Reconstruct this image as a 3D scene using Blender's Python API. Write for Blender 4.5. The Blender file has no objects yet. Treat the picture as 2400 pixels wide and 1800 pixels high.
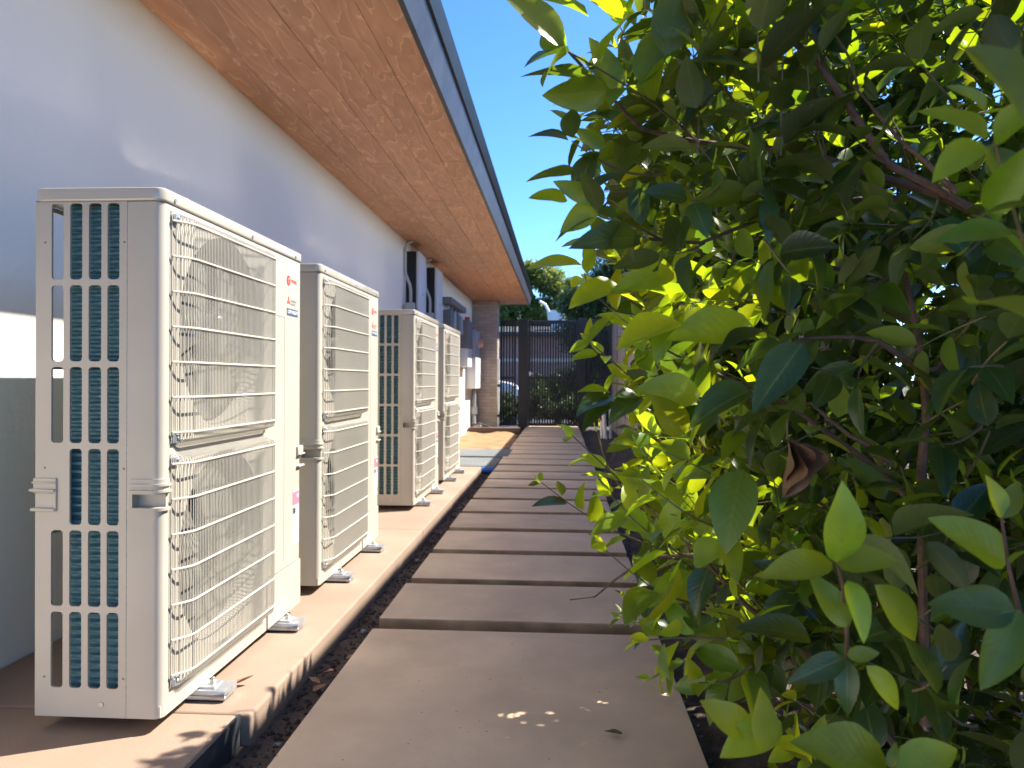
import bpy, bmesh, math, random
import numpy as np
from mathutils import Vector, Matrix, Quaternion
from mathutils.bvhtree import BVHTree

R = math.radians
rng = random.Random(7)
nrg = np.random.RandomState(11)
scene = bpy.context.scene
col = scene.collection

# ---------------------------------------------------------------- camera, sky, sun, exposure
YAW, PITCH, ROLL, FPX, CAMZ = 3.6, -0.25, 0.30, 1830.0, 0.92
cam_d = bpy.data.cameras.new('camera')
cam = bpy.data.objects.new('camera', cam_d); col.objects.link(cam)
cam_d.sensor_width = 36.0
cam_d.lens = 36.0 * FPX / 2400.0
cam_d.clip_start = 0.05; cam_d.clip_end = 800.0
cam.location = (0, 0, CAMZ)
cam.rotation_mode = 'QUATERNION'
q = Quaternion((0, 0, 1), R(YAW)) @ Quaternion((1, 0, 0), R(90 + PITCH)) @ Quaternion((0, 0, 1), R(ROLL))
cam.rotation_quaternion = q
cam_d.dof.use_dof = True
cam_d.dof.focus_distance = 1.5
cam_d.dof.aperture_fstop = 9.0
scene.camera = cam
CQ = q.to_matrix()
F_W, R_W, U_W = CQ @ Vector((0, 0, -1)), CQ @ Vector((1, 0, 0)), CQ @ Vector((0, 1, 0))

def at(u, v, d):
    """world point seen at photo pixel (u, v) of the 2400x1800 frame, d metres in front of the lens"""
    return Vector((0, 0, CAMZ)) + F_W * d + R_W * ((u - 1200) / FPX * d) + U_W * ((900 - v) / FPX * d)

SUN_EL, SUN_AZ = 48.0, 64.5           # azimuth from +Y towards +X
sun_dir = Vector((math.sin(R(SUN_AZ)) * math.cos(R(SUN_EL)), math.cos(R(SUN_AZ)) * math.cos(R(SUN_EL)), math.sin(R(SUN_EL))))
w = bpy.data.worlds.new('World'); scene.world = w; w.use_nodes = True
wn, wl = w.node_tree.nodes, w.node_tree.links
bg = wn['Background']
sky = wn.new('ShaderNodeTexSky'); sky.sky_type = 'NISHITA'; sky.sun_disc = False
sky.sun_elevation = R(SUN_EL); sky.sun_rotation = R(SUN_AZ)
sky.air_density = 0.35; sky.dust_density = 0.2; sky.ozone_density = 1.0; sky.altitude = 100
shs = wn.new('ShaderNodeHueSaturation'); shs.inputs['Saturation'].default_value = 1.25; shs.inputs['Value'].default_value = .60
wl.new(sky.outputs[0], shs.inputs['Color']); wl.new(shs.outputs[0], bg.inputs[0]); bg.inputs[1].default_value = 0.15
sl = bpy.data.lights.new('sun', 'SUN'); sl.energy = 2.0; sl.angle = R(0.53); sl.color = (1.0, 0.94, 0.84)
so = bpy.data.objects.new('sun', sl); col.objects.link(so)
so.rotation_mode = 'QUATERNION'; so.rotation_quaternion = sun_dir.to_track_quat('Z', 'Y')
vs = scene.view_settings
vs.view_transform = 'Standard'; vs.look = 'None'; vs.gamma = 1.0; vs.use_curve_mapping = False
vs.exposure = 2.85
try:
    scene.cycles.max_bounces = 12; scene.cycles.diffuse_bounces = 6; scene.cycles.transmission_bounces = 8
    scene.cycles.transparent_max_bounces = 16; scene.cycles.sample_clamp_indirect = 60.0; scene.cycles.blur_glossy = 0.2; scene.cycles.caustics_reflective = True
    scene.cycles.use_denoising = True
except Exception:
    pass

# ---------------------------------------------------------------- materials
def new_mat(name):
    m = bpy.data.materials.new(name); m.use_nodes = True
    nt = m.node_tree; b = nt.nodes['Principled BSDF']
    return m, nt, b

def lk(nt, a, b): nt.links.new(a, b)

def noise_mat(name, c1, c2, scale=5.0, rough=0.7, bump=0.0, bscale=60.0, detail=6.0, metal=0.0, spec=0.5, stretch=(1, 1, 1), per_obj=0.0, fine=0.0):
    m, nt, b = new_mat(name)
    tc = nt.nodes.new('ShaderNodeTexCoord'); mp = nt.nodes.new('ShaderNodeMapping')
    mp.inputs['Scale'].default_value = stretch
    geo = nt.nodes.new('ShaderNodeNewGeometry')
    lk(nt, geo.outputs['Position'], mp.inputs['Vector'])
    n = nt.nodes.new('ShaderNodeTexNoise'); n.inputs['Scale'].default_value = scale; n.inputs['Detail'].default_value = detail
    lk(nt, mp.outputs[0], n.inputs['Vector'])
    rmp = nt.nodes.new('ShaderNodeMapRange'); rmp.inputs[1].default_value = 0.3; rmp.inputs[2].default_value = 0.7
    lk(nt, n.outputs[0], rmp.inputs[0])
    mx = nt.nodes.new('ShaderNodeMix'); mx.data_type = 'RGBA'
    mx.inputs[6].default_value = (*c1, 1); mx.inputs[7].default_value = (*c2, 1)
    lk(nt, rmp.outputs[0], mx.inputs[0])
    out = mx.outputs[2]
    if per_obj or fine:
        hsv = nt.nodes.new('ShaderNodeHueSaturation')
        lk(nt, out, hsv.inputs['Color']); out = hsv.outputs[0]
        val = None
        if per_obj:
            oi = nt.nodes.new('ShaderNodeObjectInfo'); ma = nt.nodes.new('ShaderNodeMapRange')
            ma.inputs[3].default_value = 1 - per_obj; ma.inputs[4].default_value = 1 + per_obj
            lk(nt, oi.outputs['Random'], ma.inputs[0]); val = ma.outputs[0]
        if fine:
            n3 = nt.nodes.new('ShaderNodeTexNoise'); n3.inputs['Scale'].default_value = 380; n3.inputs['Detail'].default_value = 3
            lk(nt, geo.outputs['Position'], n3.inputs['Vector'])
            mb = nt.nodes.new('ShaderNodeMapRange'); mb.inputs[1].default_value = .25; mb.inputs[2].default_value = .75
            mb.inputs[3].default_value = 1 - fine; mb.inputs[4].default_value = 1 + fine
            lk(nt, n3.outputs[0], mb.inputs[0])
            if val is None: val = mb.outputs[0]
            else:
                mm = nt.nodes.new('ShaderNodeMath'); mm.operation = 'MULTIPLY'
                lk(nt, val, mm.inputs[0]); lk(nt, mb.outputs[0], mm.inputs[1]); val = mm.outputs[0]
        lk(nt, val, hsv.inputs['Value'])
    lk(nt, out, b.inputs['Base Color'])
    b.inputs['Roughness'].default_value = rough; b.inputs['Metallic'].default_value = metal
    b.inputs['Specular IOR Level'].default_value = spec
    if bump:
        n2 = nt.nodes.new('ShaderNodeTexNoise'); n2.inputs['Scale'].default_value = bscale; n2.inputs['Detail'].default_value = 8
        lk(nt, mp.outputs[0], n2.inputs['Vector'])
        bp = nt.nodes.new('ShaderNodeBump'); bp.inputs['Strength'].default_value = bump; bp.inputs['Distance'].default_value = 0.01
        lk(nt, n2.outputs[0], bp.inputs['Height']); lk(nt, bp.outputs[0], b.inputs['Normal'])
    return m

def side_tone(m):
    """darker brown on the upright faces of a casting, mottling and pits all over"""
    nt = m.node_tree; b = nt.nodes['Principled BSDF']; src = b.inputs['Base Color'].links[0].from_socket
    geo = nt.nodes.new('ShaderNodeNewGeometry'); sp = nt.nodes.new('ShaderNodeSeparateXYZ'); lk(nt, geo.outputs['True Normal'], sp.inputs[0])
    mr = nt.nodes.new('ShaderNodeMapRange'); mr.inputs[1].default_value = .15; mr.inputs[2].default_value = .75; mr.inputs[3].default_value = .8; mr.inputs[4].default_value = 0
    lk(nt, sp.outputs[2], mr.inputs[0])
    n = nt.nodes.new('ShaderNodeTexNoise'); n.inputs['Scale'].default_value = 9; n.inputs['Detail'].default_value = 6; lk(nt, geo.outputs['Position'], n.inputs['Vector'])
    nr = nt.nodes.new('ShaderNodeMapRange'); nr.inputs[1].default_value = .3; nr.inputs[2].default_value = .65; nr.inputs[3].default_value = .55; nr.inputs[4].default_value = 1; lk(nt, n.outputs[0], nr.inputs[0])
    mm = nt.nodes.new('ShaderNodeMath'); mm.operation = 'MULTIPLY'; lk(nt, mr.outputs[0], mm.inputs[0]); lk(nt, nr.outputs[0], mm.inputs[1])
    mx = nt.nodes.new('ShaderNodeMix'); mx.data_type = 'RGBA'; mx.inputs[7].default_value = (.15, .095, .062, 1)
    st = nt.nodes.new('ShaderNodeTexNoise'); st.inputs['Scale'].default_value = 3.4; st.inputs['Detail'].default_value = 7; st.inputs['Roughness'].default_value = .62; lk(nt, geo.outputs['Position'], st.inputs['Vector'])
    sr = nt.nodes.new('ShaderNodeMapRange'); sr.inputs[1].default_value = .3; sr.inputs[2].default_value = .72; sr.inputs[3].default_value = .88; sr.inputs[4].default_value = 1.12; lk(nt, st.outputs[0], sr.inputs[0])
    vo = nt.nodes.new('ShaderNodeTexVoronoi'); vo.inputs['Scale'].default_value = 42; lk(nt, geo.outputs['Position'], vo.inputs['Vector'])
    sc_ = nt.nodes.new('ShaderNodeSeparateColor'); lk(nt, vo.outputs['Color'], sc_.inputs[0])
    th = nt.nodes.new('ShaderNodeMapRange'); th.inputs[1].default_value = .78; th.inputs[2].default_value = 1.0; th.inputs[3].default_value = 0; th.inputs[4].default_value = .17; lk(nt, sc_.outputs[0], th.inputs[0])
    lt = nt.nodes.new('ShaderNodeMath'); lt.operation = 'LESS_THAN'; lk(nt, vo.outputs['Distance'], lt.inputs[0]); lk(nt, th.outputs[0], lt.inputs[1])
    pv = nt.nodes.new('ShaderNodeMath'); pv.operation = 'MULTIPLY_ADD'; pv.inputs[1].default_value = -.42; lk(nt, lt.outputs[0], pv.inputs[0]); lk(nt, sr.outputs[0], pv.inputs[2])
    hv = nt.nodes.new('ShaderNodeHueSaturation'); lk(nt, src, hv.inputs['Color']); lk(nt, pv.outputs[0], hv.inputs['Value']); src = hv.outputs[0]
    lk(nt, mm.outputs[0], mx.inputs[0]); lk(nt, src, mx.inputs[6]); lk(nt, mx.outputs[2], b.inputs['Base Color'])
    return m

M = {}
M['ivory'] = noise_mat('ivory_enamel', (.42, .385, .32), (.455, .418, .35), 5, .42, .02, 500, spec=.4)
def lid_mat():
    m = noise_mat('lid_enamel', (.42, .385, .32), (.455, .418, .35), 5, .11, 0, spec=1.0)
    nt = m.node_tree; b = nt.nodes['Principled BSDF']
    geo = nt.nodes.new('ShaderNodeNewGeometry'); n = nt.nodes.new('ShaderNodeTexNoise'); n.inputs['Scale'].default_value = 4.5; n.inputs['Detail'].default_value = 1.5
    mp = nt.nodes.new('ShaderNodeMapping'); mp.inputs['Scale'].default_value = (.45, 1.7, 1); lk(nt, geo.outputs['Position'], mp.inputs[0]); lk(nt, mp.outputs[0], n.inputs['Vector'])
    bp = nt.nodes.new('ShaderNodeBump'); bp.inputs['Strength'].default_value = 1; bp.inputs['Distance'].default_value = .0032
    lk(nt, n.outputs[0], bp.inputs['Height']); lk(nt, bp.outputs[0], b.inputs['Normal'])
    return m
M['lid'] = lid_mat()
M['ivory_wire'] = noise_mat('ivory_wire', (.52, .485, .41), (.54, .505, .43), 3, .45)
M['wire_thin'] = noise_mat('thin_wire_coating', (.41, .38, .32), (.44, .41, .345), 3, .5)
M['fan_grey'] = noise_mat('fan_plastic', (.17, .158, .135), (.19, .178, .152), 4, .5)
M['coil'] = noise_mat('coil_fins', (.075, .19, .21), (.12, .255, .275), 40, .45, .2, 300, stretch=(6, 1, 1))
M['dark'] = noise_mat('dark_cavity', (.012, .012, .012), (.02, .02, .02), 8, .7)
M['steel'] = noise_mat('galvanised_steel', (.46, .48, .50), (.60, .62, .64), 40, .38, .05, 200, metal=.8)
M['rubber'] = noise_mat('black_rubber', (.02, .02, .02), (.035, .035, .035), 30, .75)
M['red'] = noise_mat('red_print', (.75, .045, .03), (.78, .05, .035), 3, .5)
M['text_grey'] = noise_mat('grey_print', (.17, .17, .17), (.2, .2, .2), 3, .5)
M['navy'] = noise_mat('navy_print', (.055, .085, .14), (.06, .095, .15), 3, .5)
M['white_print'] = noise_mat('white_print', (.7, .72, .76), (.74, .76, .8), 3, .5)
M['pink'] = noise_mat('pink_print', (.78, .16, .24), (.8, .2, .27), 60, .5)
M['label'] = noise_mat('label_print', (.62, .68, .76), (.68, .74, .82), 30, .5)
M['label_txt'] = noise_mat('label_text', (.26, .3, .38), (.32, .36, .44), 60, .5)
M['black_print'] = noise_mat('black_print', (.03, .03, .03), (.04, .04, .04), 5, .5)
M['wall'] = noise_mat('white_stucco', (.83, .76, .645), (.87, .80, .69), 1.1, .85, .22, 26)
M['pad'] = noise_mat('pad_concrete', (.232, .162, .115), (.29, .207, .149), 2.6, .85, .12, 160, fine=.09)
M['slab'] = side_tone(noise_mat('slab_concrete', (.55, .40, .265), (.69, .515, .345), 2.6, .8, .08, 140, per_obj=.07, fine=.07))
M['paver'] = noise_mat('blue_grey_concrete', (.10, .113, .115), (.14, .153, .153), 4, .8, .1, 120)
M['soil'] = noise_mat('soil', (.045, .031, .022), (.105, .074, .052), 9, .95, .9, 45)
M['sand'] = noise_mat('sand', (.22, .125, .055), (.30, .18, .085), 7, .95, .5, 60)
M['fascia'] = noise_mat('fascia_paint', (.026, .028, .034), (.05, .053, .06), 7, .5, .06, 90, spec=.2)
M['gutter'] = noise_mat('dark_drip_metal', (.012, .014, .016), (.02, .023, .026), 6, .4, spec=.25)
M['roof'] = noise_mat('roof_felt', (.06, .06, .06), (.08, .08, .08), 12, .9)
M['brick'] = noise_mat('taupe_brick', (.37, .30, .245), (.44, .36, .30), 14, .85, .25, 80, per_obj=.12)
M['mortar'] = noise_mat('mortar', (.27, .22, .185), (.31, .255, .21), 20, .95)
M['gate'] = noise_mat('dark_bronze_paint', (.014, .012, .012), (.022, .019, .018), 6, .5)
M['fence_panel'] = noise_mat('taupe_boards', (.25, .215, .185), (.31, .27, .235), 5, .8, .1, 60, stretch=(1, 1, .15), per_obj=.08)
M['fence_post'] = noise_mat('charcoal_post', (.03, .031, .034), (.045, .046, .05), 5, .5)
M['greybox'] = noise_mat('grey_enamel', (.30, .32, .33), (.36, .38, .39), 3, .5)
M['darkgrey'] = noise_mat('dark_grey_enamel', (.12, .13, .14), (.16, .17, .18), 3, .55)
M['palebox'] = noise_mat('pale_enamel', (.58, .60, .61), (.62, .64, .65), 3, .45)
M['black'] = noise_mat('black_plastic', (.008, .008, .009), (.012, .012, .013), 3, .4)
M['conduit'] = noise_mat('conduit_grey', (.42, .42, .41), (.48, .48, .47), 6, .5)
M['pvc'] = noise_mat('white_pvc', (.68, .68, .66), (.74, .74, .72), 6, .4)
M['bluecap'] = noise_mat('blue_plastic', (.03, .13, .42), (.04, .17, .5), 20, .4)
M['aqua'] = noise_mat('aqua_plastic', (.18, .50, .62), (.22, .55, .67), 10, .4)
M['redcap'] = noise_mat('red_tag', (.55, .03, .04), (.6, .04, .05), 6, .5)
M['copper'] = noise_mat('meter_dome', (.55, .33, .22), (.6, .4, .3), 20, .2)
M['bark'] = noise_mat('bark', (.075, .040, .026), (.135, .078, .052), 60, .8, .4, 120)
M['twig'] = noise_mat('green_twig', (.085, .075, .028), (.13, .10, .04), 50, .6)
M['treebark'] = noise_mat('tree_bark', (.10, .075, .055), (.16, .12, .09), 12, .9)
M['dry'] = noise_mat('dry_leaf', (.30, .145, .07), (.42, .22, .12), 40, .7, .2, 80, per_obj=.25)
M['drydark'] = noise_mat('withered_leaf', (.075, .036, .018), (.115, .06, .03), 60, .55, .3, 80)
M['stone'] = noise_mat('pebble', (.16, .15, .14), (.28, .26, .245), 30, .85, .2, 80, per_obj=.2)
M['asphalt'] = noise_mat('asphalt', (.05, .05, .05), (.065, .065, .065), 30, .9)
M['pinkbrick'] = noise_mat('pink_brick', (.33, .19, .155), (.40, .24, .20), 3, .9)
M['cream'] = noise_mat('cream_trim', (.6, .56, .48), (.65, .6, .52), 3, .7)
M['carwhite'] = noise_mat('car_paint', (.75, .75, .75), (.78, .78, .78), 3, .2)
M['carglass'] = noise_mat('car_glass', (.01, .012, .014), (.015, .017, .02), 3, .08)
M['timber'] = noise_mat('weathered_timber', (.075, .045, .035), (.11, .07, .055), 9, .85, .2, 60, stretch=(.3, 3, 3))

def film_mat():
    m, nt, b = new_mat('clear_film')
    out = nt.nodes['Material Output']
    tr = nt.nodes.new('ShaderNodeBsdfTransparent'); gl = nt.nodes.new('ShaderNodeBsdfGlossy')
    gl.inputs['Roughness'].default_value = .12
    mx = nt.nodes.new('ShaderNodeMixShader'); mx.inputs[0].default_value = .22
    lk(nt, tr.outputs[0], mx.inputs[1]); lk(nt, gl.outputs[0], mx.inputs[2]); lk(nt, mx.outputs[0], out.inputs[0])
    return m
M['film'] = film_mat()

def plywood():
    m, nt, b = new_mat('stained_plywood')
    geo = nt.nodes.new('ShaderNodeNewGeometry'); oi = nt.nodes.new('ShaderNodeObjectInfo')
    mul = nt.nodes.new('ShaderNodeMath'); mul.operation = 'MULTIPLY'; mul.inputs[1].default_value = 37.0
    lk(nt, oi.outputs['Random'], mul.inputs[0])
    cmb = nt.nodes.new('ShaderNodeCombineXYZ'); lk(nt, mul.outputs[0], cmb.inputs[2]); lk(nt, mul.outputs[0], cmb.inputs[0])
    add = nt.nodes.new('ShaderNodeVectorMath'); add.operation = 'ADD'
    lk(nt, geo.outputs['Position'], add.inputs[0]); lk(nt, cmb.outputs[0], add.inputs[1])
    mp = nt.nodes.new('ShaderNodeMapping'); mp.inputs['Scale'].default_value = (3.4, .7, 3.0)
    lk(nt, add.outputs[0], mp.inputs[0])
    n = nt.nodes.new('ShaderNodeTexNoise'); n.inputs['Scale'].default_value = 1.0; n.inputs['Detail'].default_value = 4; n.inputs['Roughness'].default_value = .55
    lk(nt, mp.outputs[0], n.inputs['Vector'])
    mm = nt.nodes.new('ShaderNodeMath'); mm.operation = 'MULTIPLY'; mm.inputs[1].default_value = 13.0
    lk(nt, n.outputs[0], mm.inputs[0])
    fr = nt.nodes.new('ShaderNodeMath'); fr.operation = 'FRACT'; lk(nt, mm.outputs[0], fr.inputs[0])
    cr = nt.nodes.new('ShaderNodeValToRGB')
    e = cr.color_ramp.elements
    e[0].position = 0.0; e[0].color = (.49, .24, .128, 1)
    e[1].position = 1.0; e[1].color = (.56, .283, .153, 1)
    for p, c in ((.12, (.49, .235, .12, 1)), (.50, (.53, .262, .138, 1)), (.86, (.56, .283, .153, 1)), (.94, (.70, .40, .235, 1))):
        x = e.new(p); x.color = c
    lk(nt, fr.outputs[0], cr.inputs[0])
    n2 = nt.nodes.new('ShaderNodeTexNoise'); n2.inputs['Scale'].default_value = 2.3; n2.inputs['Detail'].default_value = 3
    mp2 = nt.nodes.new('ShaderNodeMapping'); mp2.inputs['Scale'].default_value = (2.2, .8, 1)
    lk(nt, add.outputs[0], mp2.inputs[0]); lk(nt, mp2.outputs[0], n2.inputs['Vector'])
    mr = nt.nodes.new('ShaderNodeMapRange'); mr.inputs[1].default_value = .3; mr.inputs[2].default_value = .7; mr.inputs[3].default_value = .9; mr.inputs[4].default_value = 1.1
    lk(nt, n2.outputs[0], mr.inputs[0])
    n4 = nt.nodes.new('ShaderNodeTexNoise'); n4.inputs['Scale'].default_value = 1.0; n4.inputs['Detail'].default_value = 3
    mp4 = nt.nodes.new('ShaderNodeMapping'); mp4.inputs['Scale'].default_value = (150, 9, 9)
    lk(nt, add.outputs[0], mp4.inputs[0]); lk(nt, mp4.outputs[0], n4.inputs['Vector'])
    mr4 = nt.nodes.new('ShaderNodeMapRange'); mr4.inputs[3].default_value = .88; mr4.inputs[4].default_value = 1.12
    lk(nt, n4.outputs[0], mr4.inputs[0])
    m4 = nt.nodes.new('ShaderNodeMath'); m4.operation = 'MULTIPLY'; lk(nt, mr.outputs[0], m4.inputs[0]); lk(nt, mr4.outputs[0], m4.inputs[1])
    m5r = nt.nodes.new('ShaderNodeMapRange'); m5r.inputs[3].default_value = .95; m5r.inputs[4].default_value = 1.06
    lk(nt, oi.outputs['Random'], m5r.inputs[0])
    m5 = nt.nodes.new('ShaderNodeMath'); m5.operation = 'MULTIPLY'; lk(nt, m4.outputs[0], m5.inputs[0]); lk(nt, m5r.outputs[0], m5.inputs[1])
    hs = nt.nodes.new('ShaderNodeHueSaturation'); lk(nt, cr.outputs[0], hs.inputs['Color']); lk(nt, m5.outputs[0], hs.inputs['Value'])
    lk(nt, hs.outputs[0], b.inputs['Base Color'])
    b.inputs['Roughness'].default_value = .62
    return m
M['ply'] = plywood()

def leaf_mat(name, top, under, trans, fac, rough=.32):
    m, nt, b = new_mat(name)
    out = nt.nodes['Material Output']
    geo = nt.nodes.new('ShaderNodeNewGeometry'); oi = nt.nodes.new('ShaderNodeObjectInfo')
    ad = nt.nodes.new('ShaderNodeMath'); ad.operation = 'ADD'
    lk(nt, geo.outputs['Random Per Island'], ad.inputs[0]); lk(nt, oi.outputs['Random'], ad.inputs[1])
    fr = nt.nodes.new('ShaderNodeMath'); fr.operation = 'FRACT'; lk(nt, ad.outputs[0], fr.inputs[0])
    uv = nt.nodes.new('ShaderNodeUVMap'); uv.uv_map = 'UVMap'
    sep = nt.nodes.new('ShaderNodeSeparateXYZ'); lk(nt, uv.outputs[0], sep.inputs[0])
    # midrib: u = 0.5 is the rib
    sb = nt.nodes.new('ShaderNodeMath'); sb.operation = 'SUBTRACT'; sb.inputs[1].default_value = .5; lk(nt, sep.outputs[0], sb.inputs[0])
    ab = nt.nodes.new('ShaderNodeMath'); ab.operation = 'ABSOLUTE'; lk(nt, sb.outputs[0], ab.inputs[0])
    rib = nt.nodes.new('ShaderNodeMapRange'); rib.inputs[1].default_value = .012; rib.inputs[2].default_value = .04; rib.inputs[3].default_value = 1; rib.inputs[4].default_value = 0
    lk(nt, ab.outputs[0], rib.inputs[0])
    # side veins: v + k|u|
    vm = nt.nodes.new('ShaderNodeMath'); vm.operation = 'MULTIPLY'; vm.inputs[1].default_value = .55; lk(nt, ab.outputs[0], vm.inputs[0])
    v2 = nt.nodes.new('ShaderNodeMath'); v2.operation = 'SUBTRACT'; lk(nt, sep.outputs[1], v2.inputs[0]); lk(nt, vm.outputs[0], v2.inputs[1])
    v3 = nt.nodes.new('ShaderNodeMath'); v3.operation = 'MULTIPLY'; v3.inputs[1].default_value = 62; lk(nt, v2.outputs[0], v3.inputs[0])
    vs_ = nt.nodes.new('ShaderNodeMath'); vs_.operation = 'SINE'; lk(nt, v3.outputs[0], vs_.inputs[0])
    bp = nt.nodes.new('ShaderNodeBump'); bp.inputs['Strength'].default_value = .08; bp.inputs['Distance'].default_value = .002
    lk(nt, vs_.outputs[0], bp.inputs['Height'])
    mx = nt.nodes.new('ShaderNodeMix'); mx.data_type = 'RGBA'
    mx.inputs[6].default_value = (*top, 1); mx.inputs[7].default_value = (*under, 1); lk(nt, geo.outputs['Backfacing'], mx.inputs[0])
    rb = nt.nodes.new('ShaderNodeMix'); rb.data_type = 'RGBA'; rb.inputs[7].default_value = (.16, .2, .055, 1)
    rf = nt.nodes.new('ShaderNodeMath'); rf.operation = 'MULTIPLY'; rf.inputs[1].default_value = .45; lk(nt, rib.outputs[0], rf.inputs[0])
    lk(nt, rf.outputs[0], rb.inputs[0]); lk(nt, mx.outputs[2], rb.inputs[6])
    vv_ = nt.nodes.new('ShaderNodeMapRange'); vv_.inputs[1].default_value = .9; vv_.inputs[2].default_value = 1.0; vv_.inputs[3].default_value = 0; vv_.inputs[4].default_value = .16
    lk(nt, vs_.outputs[0], vv_.inputs[0])
    rb2 = nt.nodes.new('ShaderNodeMix'); rb2.data_type = 'RGBA'; rb2.inputs[7].default_value = (.16, .2, .055, 1); lk(nt, vv_.outputs[0], rb2.inputs[0]); lk(nt, rb.outputs[2], rb2.inputs[6])
    sp_ = nt.nodes.new('ShaderNodeTexNoise'); sp_.inputs['Scale'].default_value = 150; sp_.inputs['Detail'].default_value = 1; lk(nt, geo.outputs['Position'], sp_.inputs['Vector'])
    sm_ = nt.nodes.new('ShaderNodeMapRange'); sm_.inputs[1].default_value = .71; sm_.inputs[2].default_value = .76; sm_.inputs[4].default_value = .7; lk(nt, sp_.outputs[0], sm_.inputs[0])
    rb3 = nt.nodes.new('ShaderNodeMix'); rb3.data_type = 'RGBA'; rb3.inputs[7].default_value = (.12, .075, .03, 1); lk(nt, sm_.outputs[0], rb3.inputs[0]); lk(nt, rb2.outputs[2], rb3.inputs[6])
    rb = rb3
    n = nt.nodes.new('ShaderNodeTexNoise'); n.inputs['Scale'].default_value = 45; lk(nt, geo.outputs['Position'], n.inputs['Vector'])
    nr = nt.nodes.new('ShaderNodeMapRange'); nr.inputs[3].default_value = .8; nr.inputs[4].default_value = 1.2; lk(nt, n.outputs[0], nr.inputs[0])
    vr = nt.nodes.new('ShaderNodeMapRange'); vr.inputs[3].default_value = .62; vr.inputs[4].default_value = 1.4; lk(nt, fr.outputs[0], vr.inputs[0])
    mv = nt.nodes.new('ShaderNodeMath'); mv.operation = 'MULTIPLY'; lk(nt, nr.outputs[0], mv.inputs[0]); lk(nt, vr.outputs[0], mv.inputs[1])
    hv = nt.nodes.new('ShaderNodeMath'); hv.operation = 'MULTIPLY'; hv.inputs[1].default_value = 7.31; lk(nt, fr.outputs[0], hv.inputs[0])
    hf = nt.nodes.new('ShaderNodeMath'); hf.operation = 'FRACT'; lk(nt, hv.outputs[0], hf.inputs[0])
    hr = nt.nodes.new('ShaderNodeMapRange'); hr.inputs[3].default_value = .478; hr.inputs[4].default_value = .515; lk(nt, hf.outputs[0], hr.inputs[0])
    hs = nt.nodes.new('ShaderNodeHueSaturation'); lk(nt, rb.outputs[2], hs.inputs['Color']); lk(nt, mv.outputs[0], hs.inputs['Value']); lk(nt, hr.outputs[0], hs.inputs['Hue'])
    lk(nt, hs.outputs[0], b.inputs['Base Color'])
    rr = nt.nodes.new('ShaderNodeMapRange'); rr.inputs[3].default_value = rough; rr.inputs[4].default_value = .6; lk(nt, geo.outputs['Backfacing'], rr.inputs[0])
    lk(nt, rr.outputs[0], b.inputs['Roughness']); lk(nt, bp.outputs[0], b.inputs['Normal'])
    b.inputs['Specular IOR Level'].default_value = .5
    tl = nt.nodes.new('ShaderNodeBsdfTranslucent')
    hs2 = nt.nodes.new('ShaderNodeHueSaturation'); hs2.inputs['Color'].default_value = (*trans, 1); lk(nt, mv.outputs[0], hs2.inputs['Value']); lk(nt, hr.outputs[0], hs2.inputs['Hue'])
    lk(nt, hs2.outputs[0], tl.inputs[0])
    ms = nt.nodes.new('ShaderNodeMixShader'); ms.inputs[0].default_value = fac
    lk(nt, b.outputs[0], ms.inputs[1]); lk(nt, tl.outputs[0], ms.inputs[2]); lk(nt, ms.outputs[0], out.inputs[0])
    return m
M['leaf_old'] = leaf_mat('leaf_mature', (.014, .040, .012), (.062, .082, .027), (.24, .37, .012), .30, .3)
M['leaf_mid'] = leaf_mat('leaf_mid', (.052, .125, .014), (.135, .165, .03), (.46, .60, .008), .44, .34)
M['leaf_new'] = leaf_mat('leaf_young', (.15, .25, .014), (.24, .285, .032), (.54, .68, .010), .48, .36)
M['tree_light'] = leaf_mat('tree_leaf_light', (.085, .13, .03), (.11, .15, .04), (.28, .36, .05), .4, .5)
M['tree_dark'] = leaf_mat('tree_leaf_dark', (.022, .048, .016), (.035, .06, .022), (.10, .17, .02), .3, .5)

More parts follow.
